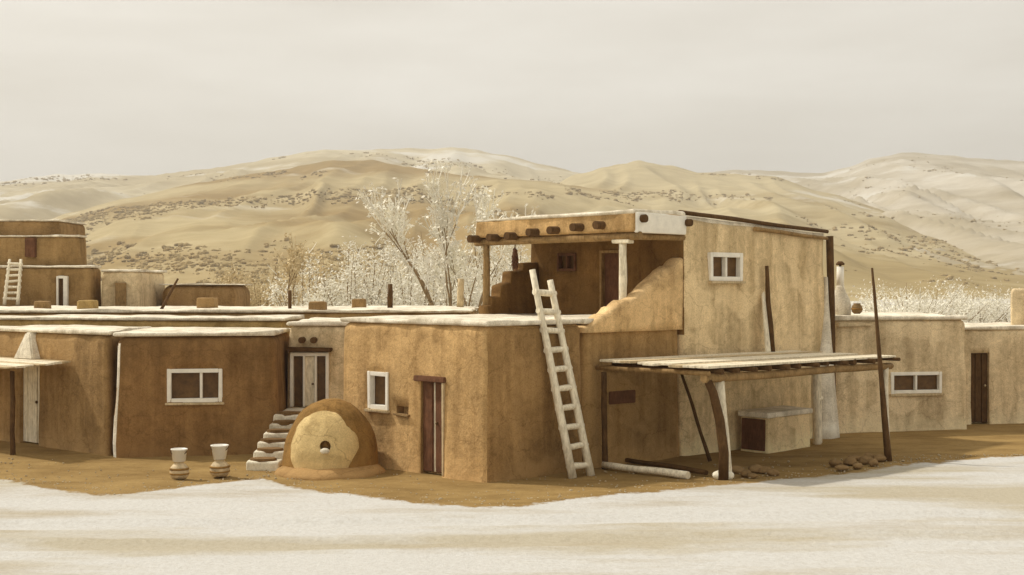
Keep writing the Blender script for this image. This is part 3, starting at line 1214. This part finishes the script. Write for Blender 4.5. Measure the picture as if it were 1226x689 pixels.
fm = front_patch().build('front', M['ovenlight'], hn)
bmf = bmesh.new()
bmf.from_mesh(fm.data)
bmesh.ops.recalc_face_normals(bmf, faces=bmf.faces)
bmf.to_mesh(fm.data)
bmf.free()
ms = MB().lathe((0, 0, 0), [(.105, -.3), (.105, .5)], 14)
mo = Vector((gx(389, 24.47), 24.47, zz(535, 24.47)))
rot = Matrix.Rotation(R(90), 4, 'X')
ms.v = [mo + (rot @ v) for v in ms.v]
cut(fm, [ms])
ms2 = MB()
ms2.add(ms.v, ms.f)
cut(dome_, [ms2])
md = MB().lathe((0, 0, 0), [(.103, 0), (.103, .02)], 14)
md.v = [mo + Vector((0, .17, 0)) + (rot @ v) for v in md.v]
md.build('mouth', M['ovendark'], hn)
vs, fs = ico(.075, 2)
MB().add([mo + Vector((v.x * 1.25, -.0 + v.y, -.085 + v.z * .8)) * 1.0 for v in vs], fs, True).build('door_stone', M['stonepale'], hn)
pr = [(1.10, -.1), (1.04, .02), (.98, .06), (.92, .10), (.7, .14)]
MB().lathe(hc + Vector((.02, -.16, 0)), pr, 36, .08, 9).build('apron', M['side'], hn)
# ------------------------------------------------------------------ JARS AND BUCKETS
jl = ['squat banded clay jar by the dark house, left of two, under a bucket',
      'squat banded clay jar by the dark house, right of two, under a tall bucket']
bl = ['white pail standing on the left clay jar', 'taller flared white pail standing on the right clay jar']
for i, (px, py, sc) in enumerate(((214.5, 573, 1.0), (263, 570, 1.05))):
    g_ = gr(px, py)
    t = thing('clay_jar', g_, jl[i], 'jar', 'clay jars in front of the dark house')
    k = sc
    jprof = [(.13 * k, 0), (.165 * k, .05), (.175 * k, .12), (.165 * k, .19), (.12 * k, .25), (.085 * k, .275), (.09 * k, .30), (.105 * k, .315)]
    MB().lathe(g_, jprof, 24, .02, i).build('body', M['clay'], t)
    for zc, rr in ((.07, .173), (.155, .174)):
        MB().lathe(g_, [(rr * k - .01, zc * k), (rr * k + .006, zc + .008), (rr * k + .005, zc + .035), (rr * k - .012, zc + .042)], 24, .02, i).build('band', M['ovendark'], t)
    zb = .315
    tb = thing('white_pail', g_ + Vector((0, 0, zb)), bl[i], 'pail', 'pails set on the clay jars')
    hh = .21 if i == 0 else .24
    r0, r1 = (.115, .14) if i == 0 else (.11, .155)
    bp_ = [(r0, 0), (r1, hh), (r1 + .012, hh), (r1 + .012, hh + .02), (r1 - .008, hh + .02), (r0 - .012, .02), (.01, .02)]
    MB().lathe(g_ + Vector((0, 0, zb)), bp_, 22).build('body', M['bucket'], tb)
    hd = []
    for q in range(9):
        an = math.pi * q / 8
        hd.append(g_ + Vector((math.cos(an) * (r1 + .012), -.03 - .05 * math.sin(an), zb + hh - .01 - .09 * math.sin(an))))
    MB().tube(hd, .008, 5).build('handle', M['wood_dark'], tb)

# ------------------------------------------------------------------ CENTRAL HOUSE
uG = 2.6
vG = 4.44
Gc = [W(0, vG), W(0, 0), W(uG, 0), W(uG, vG)]
hG, wG = house('golden adobe house with a narrow red-brown plank door behind the oven', Gc, 2.82, 'front', 51, r=.17, batter=.012, rt=.12)
fG = wallframe(W(0, vG), W(0, 0))
s0, s1 = fG.s_of(443), fG.s_of(462)
zw0, zw1 = zz(486, 25.85), zz(450, 25.85)
d0, d1 = fG.s_of(503), fG.s_of(530)
zd = zz(457, 24.7)
n0, n1 = fG.s_of(474), fG.s_of(488)
cut(wG, [hole(fG, s0, s1, zw0, zw1), hole(fG, d0, d1, -.3, zd, .2), hole(fG, n0, n1, zz(497, 25.3), zz(487, 25.3), .2)])
window(hG, fG, s0, s1, zw0, zw1, (), .075, d=-.02)
dmid = (d0 + d1) / 2
dr = MB()
dr.wbox(fG, d0 + .01, dmid - .04, -.16, -.06, .03, zd - .02, .006)
dr.wbox(fG, dmid + .035, d1 - .01, -.16, -.07, .03, zd - .02, .006)
do = dr.build('door', M['wood_red'], hG, bevel=.01)
tag(do, 'red-brown double plank door with a pale gap')
MB().wbox(fG, dmid - .04, dmid + .035, -.15, -.1, .03, zd - .03).build('gap_strip', M['wood_pale'], do)
MB().lathe(fG(dmid + .1, -.05, .95), [(.015, -.03), (.03, 0), (.015, .03)], 8).build('handle', M['wood_dark'], do)
MB().wbox(fG, d0 - .14, d1 + .07, -.12, .05, zd - .005, zd + .10, .012).build('lintel', M['wood_red'], hG, bevel=.012)
MB().wbox(fG, d1 - .005, d1 + .055, -.12, .03, .0, zd - .012, .006).build('door_jamb', M['wood_grey'], hG, bevel=.008)
tone_faces(wG, M['side'], lambda c, n: n.dot(VD) < -.72)  # shade of the right-hand face, put into its colour
# niche has an iron grille remnant: a flat stone ledge
MB().wbox(fG, n0 - .05, n1 + .06, -.12, .05, zz(498.5, 25.3), zz(496, 25.3), .01).build('niche_ledge', M['stone'], hG, bevel=.012)

# ------------------------------------------------------------------ TOWER HOUSE with porch
hT = thing('tower_house', W(4, 0), 'two-storey tan adobe house with an upper porch on posts and square window', 'adobe house')
zr = 2.80
base_c = [W(2.64, 4.6), W(2.64, .06), W(5.62, .06), W(5.62, 4.6)]
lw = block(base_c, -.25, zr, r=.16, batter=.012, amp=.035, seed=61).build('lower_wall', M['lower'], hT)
fK = wallframe(W(2.64, .06), W(5.62, .06))
s0, s1 = fK.s_of(731), fK.s_of(760)
zk0, zk1 = zz(481, 26.5), zz(468, 26.5)
cut(lw, [hole(fK, s0, s1, zk0, zk1, .2)])
MB().wbox(fK, s0 - .03, s1 + .03, -.12, .0, zk0 - .02, zk1 + .02, .006).build('hatch', M['wood_red'], hT, bevel=.012)
add_roof(hT, [W(2.66, 4.6), W(2.66, .1), W(5.6, .1), W(5.6, 4.6)], zr - .012, .11, -.01, 71, name='terrace_roof')

u0, u1 = 5.60, 11.0
zT = [5.02, 4.98, 4.74, 4.82]
tw_c = [W(u0, 4.7), W(u0, -.02), W(u1, -.02), W(u1, 4.7)]
tower = block(tw_c, -.25, zT, r=.16, batter=.008, amp=.04, seed=62).build('tower_wall', M['tower'], hT)
fT = wallframe(W(u0, -.02), W(u1, -.02))
s0, s1 = fT.s_of(852.5), fT.s_of(885.5)
zw0, zw1 = zz(332, 28.4), zz(307.5, 28.4)
fP = wallframe(W(u0, 4.7), W(u0, -.02))
q0, q1 = fP.s_of(720), fP.s_of(741)
r0, r1 = fP.s_of(669), fP.s_of(687)
cut(tower, [hole(fT, s0, s1, zw0, zw1), hole(fP, q0, q1, 2.75, zz(303, 29.2), .2), hole(fP, r0, r1, zz(322, 29.9), zz(306, 29.9), .2)])
wo = window(hT, fT, s0, s1, zw0, zw1, (.5,), .085, d=.0)
tone_faces(tower, M['porch'], lambda c, n: n.dot(UD) < -.72 and c.z > 2.6)
# shade under the porch roof, put into the colour of its back wall
pc = MB()
NS, NZ = 20, 10
vs, fs = [], []
dr = MB().wbox(fP, q0 + .01, q1 - .01, -.16, -.1, 2.88, zz(303, 29.2) - .01, .005).build('porch_door', M['wood_red'], hT, bevel=.01)
MB().wbox(fP, q0 - .05, q0 + .01, -.14, .01, 2.88, zz(303, 29.2) + .05).wbox(fP, q1 - .01, q1 + .05, -.14, .01, 2.88, zz(303, 29.2) + .05).wbox(fP, q0 + .01, q1 - .01, -.14, .008, zz(303, 29.2) - .01, zz(303, 29.2) + .05).build('frame', M['wood_mid'], dr)
window(hT, fP, r0, r1, zz(322, 29.9), zz(306, 29.9), (.5,), .05, frame='wood_red', d=-.02, sill=False, name='porch_window')

# porch roof: clay parapet on beams
pr_c = [W(4.0, 4.72), W(4.0, -.03), W(5.58, -.03), W(5.58, 4.72)]
block(pr_c, 4.62, [4.99, 5.03, 5.02, 4.99], r=.06, batter=0, amp=.03, seed=63, res=.25, round_bottom=True).build('porch_parapet', M['front'], hT)
add_roof(hT, [W(4.0, 4.70), W(4.0, 0), W(5.56, 0), W(5.56, 4.70)], 5.0, .055, .02, 73, name='porch_roof', zs=[4.98, 5.02, 5.01, 4.98])
# white panel over the right end of the parapet
fS = wallframe(W(4.0, -.03), W(5.58, -.03))
block([fS(.03, .035, 0), fS(1.62, .035, 0), fS(1.62, -.05, 0), fS(.03, -.05, 0)], 4.60, [5.01, 5.01, 5.0, 5.0], r=.03, batter=0, amp=.015, seed=64, res=.2, round_bottom=True).build('white_end', M['white'], hT)
fF = wallframe(W(4.0, 4.72), W(4.0, -.03))
# main beam and roof slabs over the tower
MB().pole(fF(-.1, -.12, 4.52), fF(4.80, -.12, 4.54), .085, .085, .004, 10, 4, 9).build('porch_beam', M['wood_mid'], hT)
MB().pole(fS(.1, -.14, 4.53), fS(1.7, -.14, 4.55), .07, .07, .004, 10, 6).build('porch_beam', M['wood_mid'], hT)
for i, (px, py) in enumerate(((566, 286), (589, 284.5), (610, 282.5), (637, 278), (661, 275.5), (690, 272), (716, 269.5))):
    s = fF.s_of(px + 6)
    Y = fF.y_of(s)
    z = zz(py, Y - .1)
    s = max(.02, s)
    MB().tube([fF(s, -1.4, z + .0), fF(s, -.2, z), fF(s, .26 + .03 * math.sin(i * 3), z - .01)], .085, 12, .12, i).build('viga', M['wood_dark'], hT)
for px, py, f_ in ((767, 262, fS), (821, 267, fS)):
    s = f_.s_of(px)
    Y = f_.y_of(s)
    MB().tube([f_(s, -.3, zz(py, Y)), f_(s, .14, zz(py, Y))], .08, 12, .12, px).build('viga', M['wood_dark'], hT)
# posts
sp = fF.s_of(577)
MB().pole(fF(sp, -.14, 2.86), fF(sp + .02, -.12, 4.46), .085, .075, .008, 10, 2).build('porch_post', M['wood_mid'], hT)
sq = fF.s_of(741)
zpost = 3.17
pp = MB().pole(fF(sq, -.12, zpost - .3), fF(sq, -.12, 4.42), .085, .08, .006, 10, 3).build('porch_post', M['wood_pale'], hT)
MB().wbox(fF, sq - .24, sq + .24, -.2, -.03, 4.40, 4.47, .01).build('corbel', M['wood_pale'], pp, bevel=.015)

# sloping wing wall on the right of the porch
prof = [(2.62, 2.74), (2.85, 2.82), (3.15, 2.93), (3.45, 3.05), (3.75, 3.19), (4.05, 3.30), (4.35, 3.46), (4.65, 3.64), (4.95, 3.84), (5.2, 3.95), (5.4, 4.08), (5.62, 4.13)]


def profile_wall(prof, zb, mk, t0, t1, seed, rough=.03, sub=3):
    """wall with a ragged top following (s, z) pairs; mk(s, t, z) -> point, t across the thickness"""
    pts = []
    for (a, za), (b, zb_) in zip(prof, prof[1:]):
        for k in range(sub):
            f = k / sub
            pts.append((a + (b - a) * f, za + (zb_ - za) * f))
    pts.append(prof[-1])
    vs, fs = [], []
    rows = []
    tv = [0, .12, .3, .7, .88, 1]
    for i, (s, z) in enumerate(pts):
        z = z + rough * mnoise.noise(Vector((s * 4, seed, 0))) + rough * .6 * mnoise.noise(Vector((s * 11, seed, 5)))
        ring = []
        hN = 6
        for k in range(hN):
            ring.append((0, zb + (z - .06 - zb) * k / hN))
        ring += [(0, z - .06), (.08, z - .018), (.25, z), (.75, z + .004), (.92, z - .02), (1, z - .06)]
        for k in range(hN):
            ring.append((1, z - .06 + (zb - z + .06) * (k + 1) / hN))
        for (t, zz_) in ring:
            n_ = .03 * mnoise.noise(Vector((s * 1.5, zz_ * 1.5, seed + t * 5)))
            vs.append(mk(s, t0 + (t1 - t0) * t + n_, zz_))
        rows.append(len(ring))
    m = rows[0]
    for i in range(len(pts) - 1):
        for k in range(m - 1):
            fs.append((i * m + k, (i + 1) * m + k, (i + 1) * m + k + 1, i * m + k + 1))
        fs.append((i * m + m - 1, (i + 1) * m + m - 1, (i + 1) * m, i * m))
    fs.append(tuple(range(m)))
    fs.append(tuple((len(pts) - 1) * m + k for k in range(m))[::-1])
    return MB().add(vs, fs, True)


profile_wall(prof, 2.62, lambda s, t, z: W(s, t, z), .04, .40, 3.3, .09).build('wing_wall', M['wing'], hT)
prof2 = [(4.0, 3.10), (4.12, 3.12), (4.14, 3.30), (4.4, 3.32), (4.42, 3.58), (4.72, 3.62), (4.74, 3.86), (5.1, 3.92), (5.12, 4.06), (5.6, 4.10)]
# broken stepped wall closing the left side of the porch
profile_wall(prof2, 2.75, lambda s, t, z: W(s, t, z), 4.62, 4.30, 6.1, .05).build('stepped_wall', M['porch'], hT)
# tower coping
s9 = fT.len
MB().pole(fT(-.1, -.06, 5.07), fT(s9 + .05, -.06, 4.83), .05, .045, .006, 9, 4, 10).build('coping_beam', M['wood_dark'], hT)
block([W(u0 + .02, 4.65), W(u0 + .02, .08), W(u1 - .02, .08), W(u1 - .02, 4.65)], 4.7, [q + .05 for q in zT], r=.05, batter=0, amp=.02, seed=66, res=.4).build('roof', M['pale'], hT)
MB().pole(fT(s9 * .45, .015, 4.80), fT(s9 - .1, .02, 4.66), .05, .04, .01, 8, 11).build('ledge_pole', M['wood_mid'], hT)
# corner post and pale buttress on the right end
MB().pole(W(u1 + .09, -.10, -.2), W(u1 + .05, -.02, 4.72), .10, .085, .006, 9, 12).build('corner_post', M['wood_dark'], hT)
bt = MB()
pa, pb = 10.35, 10.98
nzb = 14
vs, fs = [], []
for i in range(nzb):
    t = i / (nzb - 1)
    z = -.1 + (3.75 + .1) * t
    wdt = .62 * (1 - t) ** 1.3 + .06
    dep = .34 * (1 - t) ** 1.2 + .03
    for (uu, vv) in ((u1 - .02 - wdt, .1), (u1 - .02 - wdt, -.02), (u1 - .02 - wdt * .65, -dep), (u1 - .05, -dep), (u1 - .02, -.02), (u1 - .02, .1)):
        nn = .025 * mnoise.noise(Vector((uu * 2, vv * 2, z * 1.7)))
        vs.append(W(uu + nn, vv + nn, z))
for i in range(nzb - 1):
    for k in range(6):
        k2 = (k + 1) % 6
        fs.append((i * 6 + k, i * 6 + k2, (i + 1) * 6 + k2, (i + 1) * 6 + k))
fs.append(tuple(range(6))[::-1])
fs.append(tuple((nzb - 1) * 6 + k for k in range(6)))
MB().add(vs, fs, True).build('buttress', M['pale'], hT)

# ristra of dried chiles hanging under the porch beam
rp = fF(fF.s_of(612), -.12, 0)
rs = thing('chile_ristra', Vector((rp.x, rp.y, 3.86)), 'dark string of dried chiles hanging under the porch beam', 'ristra')
ztop = 4.46
MB().tube([(rp.x, rp.y, ztop), (rp.x, rp.y, 3.95)], .012, 5).build('cord', M['wood_mid'], rs)
ch = MB()
rnd = random.Random(3)
for i in range(60):
    z = 3.92 + .42 * i / 60
    an = i * 2.4
    r_ = .025 + .03 * math.sin(math.pi * (i + 6) / 66)
    a = Vector((rp.x, rp.y, z + .05))
    b = a + Vector((math.cos(an) * r_ * 1.5, math.sin(an) * r_ * 1.5, -.10 - .03 * rnd.random()))
    ch.tube([a, a.lerp(b, .4) + Vector((math.cos(an), math.sin(an), 0)) * .02, b], [.014, .02, .004], 5)
ch.build('chiles', M['chile'], rs)

# ------------------------------------------------------------------ MAIN LADDER
ladder('wooden_ladder', 'tall pale pole ladder leaning on the roof edge of the golden house', W(1.86, -.58, .0), W(1.60, .20, 3.66), UD + VD * -.05, .47, 10, .074, 'wood_pale', ext=(.18, -.02), seed=2, first=.05, last=.93)
pp_ = MB().pole(W(1.30, .30, 2.9), W(1.25, .34, 3.15), .03, .03)

# ------------------------------------------------------------------ RAMADA
rm = thing('ramada', W(3.2, -2.7), 'open pole ramada with a flat board roof against the two-storey house', 'ramada')
zb_ = 1.80
u_a, u_b = 2.95, 9.2
vF, vB = -2.62, -.12
# posts
MB().tube([W(3.32, -2.74, -.2), W(3.33, -2.74, .5), W(3.26, -2.70, 1.1), W(3.12, -2.66, 1.6), W(2.98, -2.62, 1.86)], [.10, .095, .09, .08, .07], 10, .15, 2).build('post', M['wood_dark'], rm)
MB().pole(W(3.66, -2.64, -.2), W(3.42, -2.58, 1.80), .075, .085, .01, 9, 6).build('post', M['wood_pale'], rm)
MB().pole(W(2.98, -.16, -.2), W(2.96, -.14, 1.86), .065, .055, .012, 9, 7).build('post', M['wood_dark'], rm)
MB().pole(W(9.15, -2.66, -.2), W(9.15, -2.62, 1.80), .06, .055, .01, 9, 8).build('post', M['wood_pale'], rm)
MB().pole(W(9.45, -.72, -.2), W(9.42, -.70, 1.84), .10, .09, .01, 9, 9).build('post', M['wood_pale'], rm)
MB().pole(W(9.72, -.62, -.2), W(9.72, -.60, 1.84), .05, .05, .01, 9, 19).build('post', M['wood_pale'], rm)
MB().pole(W(9.40, -.75, .96), W(9.78, -.63, .98), .04, .04, .01, 8, 29).build('rail', M['wood_pale'], rm)
# beams
MB().pole(W(u_a - .05, vF, zb_ + .06), W(u_b + .15, vF, zb_ + .02), .085, .07, .006, 10, 3, 10).build('beam', M['wood_mid'], rm)
MB().pole(W(u_a, vB - .06, zb_ + .12), W(u_b, vB - .06, zb_ + .08), .07, .07, .006, 10, 4, 10).build('beam', M['wood_mid'], rm)
MB().pole(W(u_a - .02, .02, zb_ + .14), W(u_a - .02, vF - .1, zb_ + .15), .045, .045, .008, 10, 5).build('beam', M['wood_mid'], rm)
nx = 13
for i in range(nx):
    uu = u_a + .25 + (u_b - u_a - .2) * i / (nx - 1)
    rr = .05 + .01 * math.sin(i * 5.1)
    MB().pole(W(uu + .05 * math.sin(i * 2.2), vB - .04, zb_ + .205), W(uu, vF - .2 - .07 * math.sin(i * 3.3), zb_ + .175), rr * .8, rr, .006, 10, i + 20).build('cross_pole', M['wood_dark'], rm)
# boards on top
nbd = 9
for i in range(nbd):
    v0 = vB - .02 - (2.62) * i / nbd
    v1 = v0 - 2.62 / nbd + .015
    off = .1 * math.sin(i * 2.7)
    b_ = MB()
    zt0 = zb_ + .285 - .004 * i + .01 * math.sin(i * 4)
    ua, ub = u_a - .12 + off, u_b + .1 + .12 * math.sin(i * 1.9)
    b_.hexa([W(ua, v1, zt0 - .02), W(ub, v1, zt0 - .05), W(ub, v0, zt0 - .05), W(ua, v0, zt0 - .02),
             W(ua, v1, zt0 + .025), W(ub, v1, zt0 - .01), W(ub, v0, zt0 - .01), W(ua, v0, zt0 + .025)])
    b_.build('roof_board', M['wood_pale'] if i % 4 != 2 else M['wood_grey'], rm, bevel=.008)

# adobe chest / bin under the ramada
bc = [W(7.35, -.86), W(9.0, -.86), W(9.0, -.12), W(7.35, -.12)]
bn_ = thing('adobe_bin', W(7.35, -.86), 'low adobe bin with a pale slab lid under the ramada', 'bin')
block(bc, -.1, .72, .06, .01, .02, .16, 81).build('body', M['tower'], bn_)
MB().wbox(wallframe(W(7.35, -.12), W(7.35, -.86)), .06, .68, -.04, .012, .0, .68, .01).build('end_board', M['wood_red'], bn_, bevel=.01)
block(grow(bc, .03), .705, .83, .03, 0, .015, .2, 82, round_bottom=True).build('lid', M['pale'], bn_)

# leaning poles
def lone_pole(name, label, a, b, r0, r1, mat, seed, cat='pole', bend=.012):
    m = MB().pole(a, b, r0, r1, bend, 9, seed, 8)
    return tag(m.build(name, M[mat], None, Vector(a)), label, cat)


lone_pole('wooden_pole', 'thin dark pole leaning on the wall inside the ramada', W(5.25, -.95, .0), W(5.30, -.12, 1.86), .04, .03, 'wood_dark', 3)
lone_pole('wooden_pole', 'tall dark tapering pole planted at the right corner of the ramada', Vector((gx(1065, 26.7), 26.7, -.25)), at(1044, 321, 27.0), .075, .022, 'wood_dark', 5, bend=.004)
lone_pole('wooden_pole', 'dark pole leaning on the tower wall above the ramada roof', W(8.28, -.32, 2.08), W(8.42, -.085, 3.98), .075, .04, 'wood_dark', 9)
bd = MB()
bd.hexa([W(8.02, -.36, 2.08), W(8.20, -.36, 2.08), W(8.20, -.32, 2.08), W(8.02, -.32, 2.08),
         W(8.24, -.09, 3.36), W(8.34, -.09, 3.42), W(8.34, -.06, 3.42), W(8.24, -.06, 3.36)])
tag(bd.build('wooden_plank', M['wood_pale'], None, W(8.02, -.36, 2.08), bevel=.008), 'pale plank leaning on the tower wall beside the dark pole', 'plank')
# logs on the ground
g1, g2 = gr(732, 551), gr(852, 571)
lone_pole('fallen_pole', 'dark thin pole lying on the ground along the ramada', g1 + Vector((0, 0, .06)), g2 + Vector((-.08, .1, .06)), .045, .05, 'wood_dark', 13)
g1, g2 = gr(722, 561), gr(824, 574)
lone_pole('fallen_pole', 'pale peeled log lying on the ground in front of the ramada', g1 + Vector((0, 0, .07)), g2 + Vector((0, 0, .07)), .06, .075, 'wood_pale', 14)

# ------------------------------------------------------------------ RIGHT HOUSES
J = [(7.72, 31.75), (11.30, 32.55), (11.0, 37.4), (7.9, 37.0)]
hJ, wJ = house('long pale tan adobe house with a white double window, right of the tower', J, 2.72, 'light', 91, r=.18, batter=.012, rt=.13)
fJ = wallframe(J[0], J[1])
s0, s1 = fJ.s_of(1070), fJ.s_of(1125)
Yj = fJ.y_of((s0 + s1) / 2)
zj0, zj1 = zz(468, Yj), zz(449, Yj)
cut(wJ, [hole(fJ, s0, s1, zj0, zj1)])
window(hJ, fJ, s0, s1, zj0, zj1, (.5,), .07, d=-.03, glass='glass')
MB().wbox(fJ, .15, 1.05, -.1, .06, 2.55, 2.64, .02).build('roof_plank', M['wood_grey'], hJ, bevel=.02)
# flared chimney with clay pipe
cb = Vector((gx(1006, 32.6), 32.6, 2.80))
cp = [(.25, -.05), (.27, .06), (.265, .25), (.23, .42), (.15, .58), (.11, .70), (.10, .75)]
cho = MB().lathe(cb, cp, 20, .03, 3).build('chimney', M['pale'], hJ)
MB().lathe(cb, [(.092, .72), (.088, 1.22), (.07, 1.22), (.07, 1.0)], 16).build('pipe', M['white'], cho)
MB().lathe(cb, [(.10, 1.255), (.11, 1.29), (.05, 1.35)], 16).lathe(cb, [(.03, 1.16), (.03, 1.262)], 8).build('cap', M['wood_dark'], cho)
pt_ = Vector((gx(1026, 32.2), 32.2, 2.855))
po = thing('round_pot', pt_, 'small round brown pot standing on the roof beside the flared chimney', 'pot')
MB().lathe(pt_, [(.07, 0), (.12, .05), (.135, .12), (.12, .19), (.08, .235), (.085, .26), (.07, .26), (.06, .2)], 18, .01, 3).build('body', M['stone'], po)
MB().lathe(pt_, [(.136, .10), (.139, .12), (.134, .14)], 18, .01, 3).build('band', M['ovendark'], po)

Lc = [(11.62, 34.0), (15.6, 34.6), (15.4, 38.5), (11.62, 38.0)]
hL, wL = house('pale adobe house at the right edge with a dark doorway', Lc, 2.42, 'light', 92, r=.15, batter=.012, rt=.12)
fL = wallframe(Lc[0], Lc[1])
s0, s1 = fL.s_of(1163), fL.s_of(1185)
s0 = max(s0, .12)
zl = zz(423, 34.1)
cut(wL, [hole(fL, s0, s1, -.3, zl, .3)])
dl = MB()
for i in range(3):
    a, b = s0 + (s1 - s0) * i / 3, s0 + (s1 - s0) * (i + 1) / 3
    dl.wbox(fL, a + .004, b - .004, -.2, -.13 + .01 * i, 0, zl - .01, .004)
dL = dl.build('door', M['wood_dark'], hL, bevel=.008)
MB().lathe(fL(s1 - .08, -.09, .95), [(.015, -.03), (.03, 0), (.015, .03)], 8).build('handle', M['wood_grey'], dL)
block([(13.5, 35.6), (14.6, 35.7), (14.75, 36.3), (13.75, 36.25)], 2.4, zz(346, 35.6), .1, .01, .03, .25, 93).build('roof_block', M['light'], hL)

# low dark plinth line of stones along J is left to shade

# ------------------------------------------------------------------ STONES
rnd = random.Random(12)
spots = [(882, 566, .19, 'flat brown stone beside the ramada post'), (893, 570, .17, None), (905, 565, .20, None), (917, 566, .19, None), (901, 572, .13, None), (925, 569, .14, None),
         (1000, 558, .18, None), (1008, 562, .15, None), (1018, 556, .18, None), (1027, 560, .15, None), (1036, 554, .19, None), (1046, 557, .16, None), (1053, 551, .17, None), (1022, 550, .15, None), (1040, 549, .14, None)]
for i, (px, py, r_, lb) in enumerate(spots):
    g_ = gr(px, py)
    vs, fs = ico(1.0, 3)
    r_ *= .78
    sx, sy, sz = r_ * rnd.uniform(.9, 1.25), r_ * rnd.uniform(.7, 1.0), r_ * rnd.uniform(.45, .7)
    vv = []
    an = rnd.random() * 3
    for q in vs:
        k = 1 + .28 * mnoise.noise(q * 1.1 + Vector((i * 5, 0, 0))) + .1 * mnoise.noise(q * 3 + Vector((i, 2, 0)))
        x_, y_ = q.x * sx * k, q.y * sy * k
        vv.append(g_ + Vector((x_ * math.cos(an * .3) - y_ * math.sin(an * .3), x_ * math.sin(an * .3) + y_ * math.cos(an * .3), q.z * sz * k + sz * .55)))
    o = MB().add(vv, fs, True).build('stone', M['stone'], None, g_)
    near = i < 6
    tag(o, 'brown field stone in the row between the crooked post and the bin' if near else 'brown field stone in the heap at the foot of the tall tapering pole', 'stone',
        'stones by the crooked ramada post' if near else 'stones by the tall pole')
g_ = gr(866, 574)
vs, fs = ico(1.0, 3)
o = MB().add([g_ + Vector((q.x * .2, q.y * .14, q.z * .11 + .07)) * 1 + Vector((0, 0, .02 * mnoise.noise(q * 2))) for q in vs], fs, True).build('stone', M['stonepale'], None, g_)
tag(o, 'pale footing stone at the base of the crooked ramada post', 'stone')


# loose pebbles: nobody could count them
def pebbles():
    rnd = random.Random(21)
    vs0, fs0 = ico(1.0, 1)
    mb = MB()
    for i in range(1100):
        x = rnd.uniform(-11, 11)
        if rnd.random() < .6:
            y = edge_y(x) + abs(rnd.gauss(.1, .5))
        else:
            y = edge_y(x) + rnd.uniform(.2, 3)
        if y > 27.5 or y < 13:
            continue
        r_ = rnd.uniform(.006, .022) * (1.5 if rnd.random() < .06 else 1)
        p = Vector((x, y, .0))
        k = [rnd.uniform(.7, 1.3) for _ in range(3)]
        z = .05 * mnoise.noise(Vector((x * .12, y * .22, 4))) + .018 * mnoise.noise(Vector((x * .9, y * .9, 0)))
        mb.add([p + Vector((q.x * r_ * k[0], q.y * r_ * k[1], q.z * r_ * .7 + z)) for q in vs0], fs0, True)
    tag(mb.build('gravel', M['pebble']), 'loose brown pebbles scattered over the pale ground', 'gravel', kind='stuff')


pebbles()

# ------------------------------------------------------------------ TREES BEHIND
bare_tree((gx(540, 56), 56, 0), [((-.30, .05, 1), 3.0, .20), ((-.02, -.05, 1), 2.6, .16), ((.42, .2, .9), 2.4, .14)],
          'tall bare pale cottonwood with forked trunks behind the porch', 11, 4, .85, lsize=.095)
bare_tree((gx(556, 62), 62, 0), [((.1, 0, 1), 2.4, .13), ((-.3, .1, 1), 2.1, .11)],
          'smaller bare pale tree right behind the forked cottonwood', 17, 4, .85, lsize=.095)
bare_tree((gx(352, 64), 64, 0), [((0, 0, 1), 2.0, .10)], 'slender bare tree rising above the bushes left of the cottonwood', 23, 4, .3, leafmat='leaftan', lsize=.10)
specs = [(275, 78, 2.8, 4.6, 'leaftan'), (305, 74, 3.0, 5.4, 'leaftan'), (335, 80, 3.2, 6.2, 'leaftan'), (365, 72, 2.6, 5.6, 'leafpale'), (395, 78, 3.2, 7.0, 'leaftan'),
         (425, 70, 2.8, 6.4, 'leafpale'), (455, 76, 3.4, 7.8, 'leafpale'), (485, 68, 2.6, 6.2, 'leafpale'), (515, 82, 3.4, 8.2, 'leafpale'), (548, 84, 3.0, 7.6, 'leafpale'), (580, 72, 2.6, 6.4, 'leafpale'), (612, 80, 2.8, 6.4, 'leafpale')]
for i, (px, Y, r_, h, mt) in enumerate(specs):
    bush((gx(px, Y), Y, 0), r_, h, ('tan' if mt == 'leaftan' else 'pale cream') + ' leafy bush in the thicket behind the long low back roof', 100 + i, mt, 30,
         'tan bushes behind the back roof' if mt == 'leaftan' else 'pale bushes behind the back roof', leaves=54)
specs = [(1060, 84, 2.6, 3.4), (1095, 90, 3.4, 4.4), (1125, 96, 3.6, 4.2), (1165, 100, 3.4, 3.8), (1210, 104, 3.8, 3.6)]
for i, (px, Y, r_, h) in enumerate(specs):
    bush((gx(px, Y), Y, 0), r_, h, 'pale dry bush beyond the roof of the right-hand house', 140 + i, 'leafpale', 28, 'pale bushes beyond the right-hand roofs', leaves=50)

# ------------------------------------------------------------------ dusty air
hz = MB().box(-2900, 2900, -600, 3300, -8, 262).build('haze', bpy.data.materials.new('dusty_air'))
hm = hz.data.materials[0]
hm.use_nodes = True
hn_ = hm.node_tree
hn_.nodes.clear()
ho = hn_.nodes.new('ShaderNodeOutputMaterial')
hv = hn_.nodes.new('ShaderNodeVolumePrincipled')
hv.inputs['Color'].default_value = (.94, .925, .88, 1)
hv.inputs['Density'].default_value = .00035
hv.inputs['Anisotropy'].default_value = .2
hn_.links.new(hv.outputs[0], ho.inputs['Volume'])
tag(hz, 'thin pale dust haze hanging in the air', 'haze', kind='stuff')
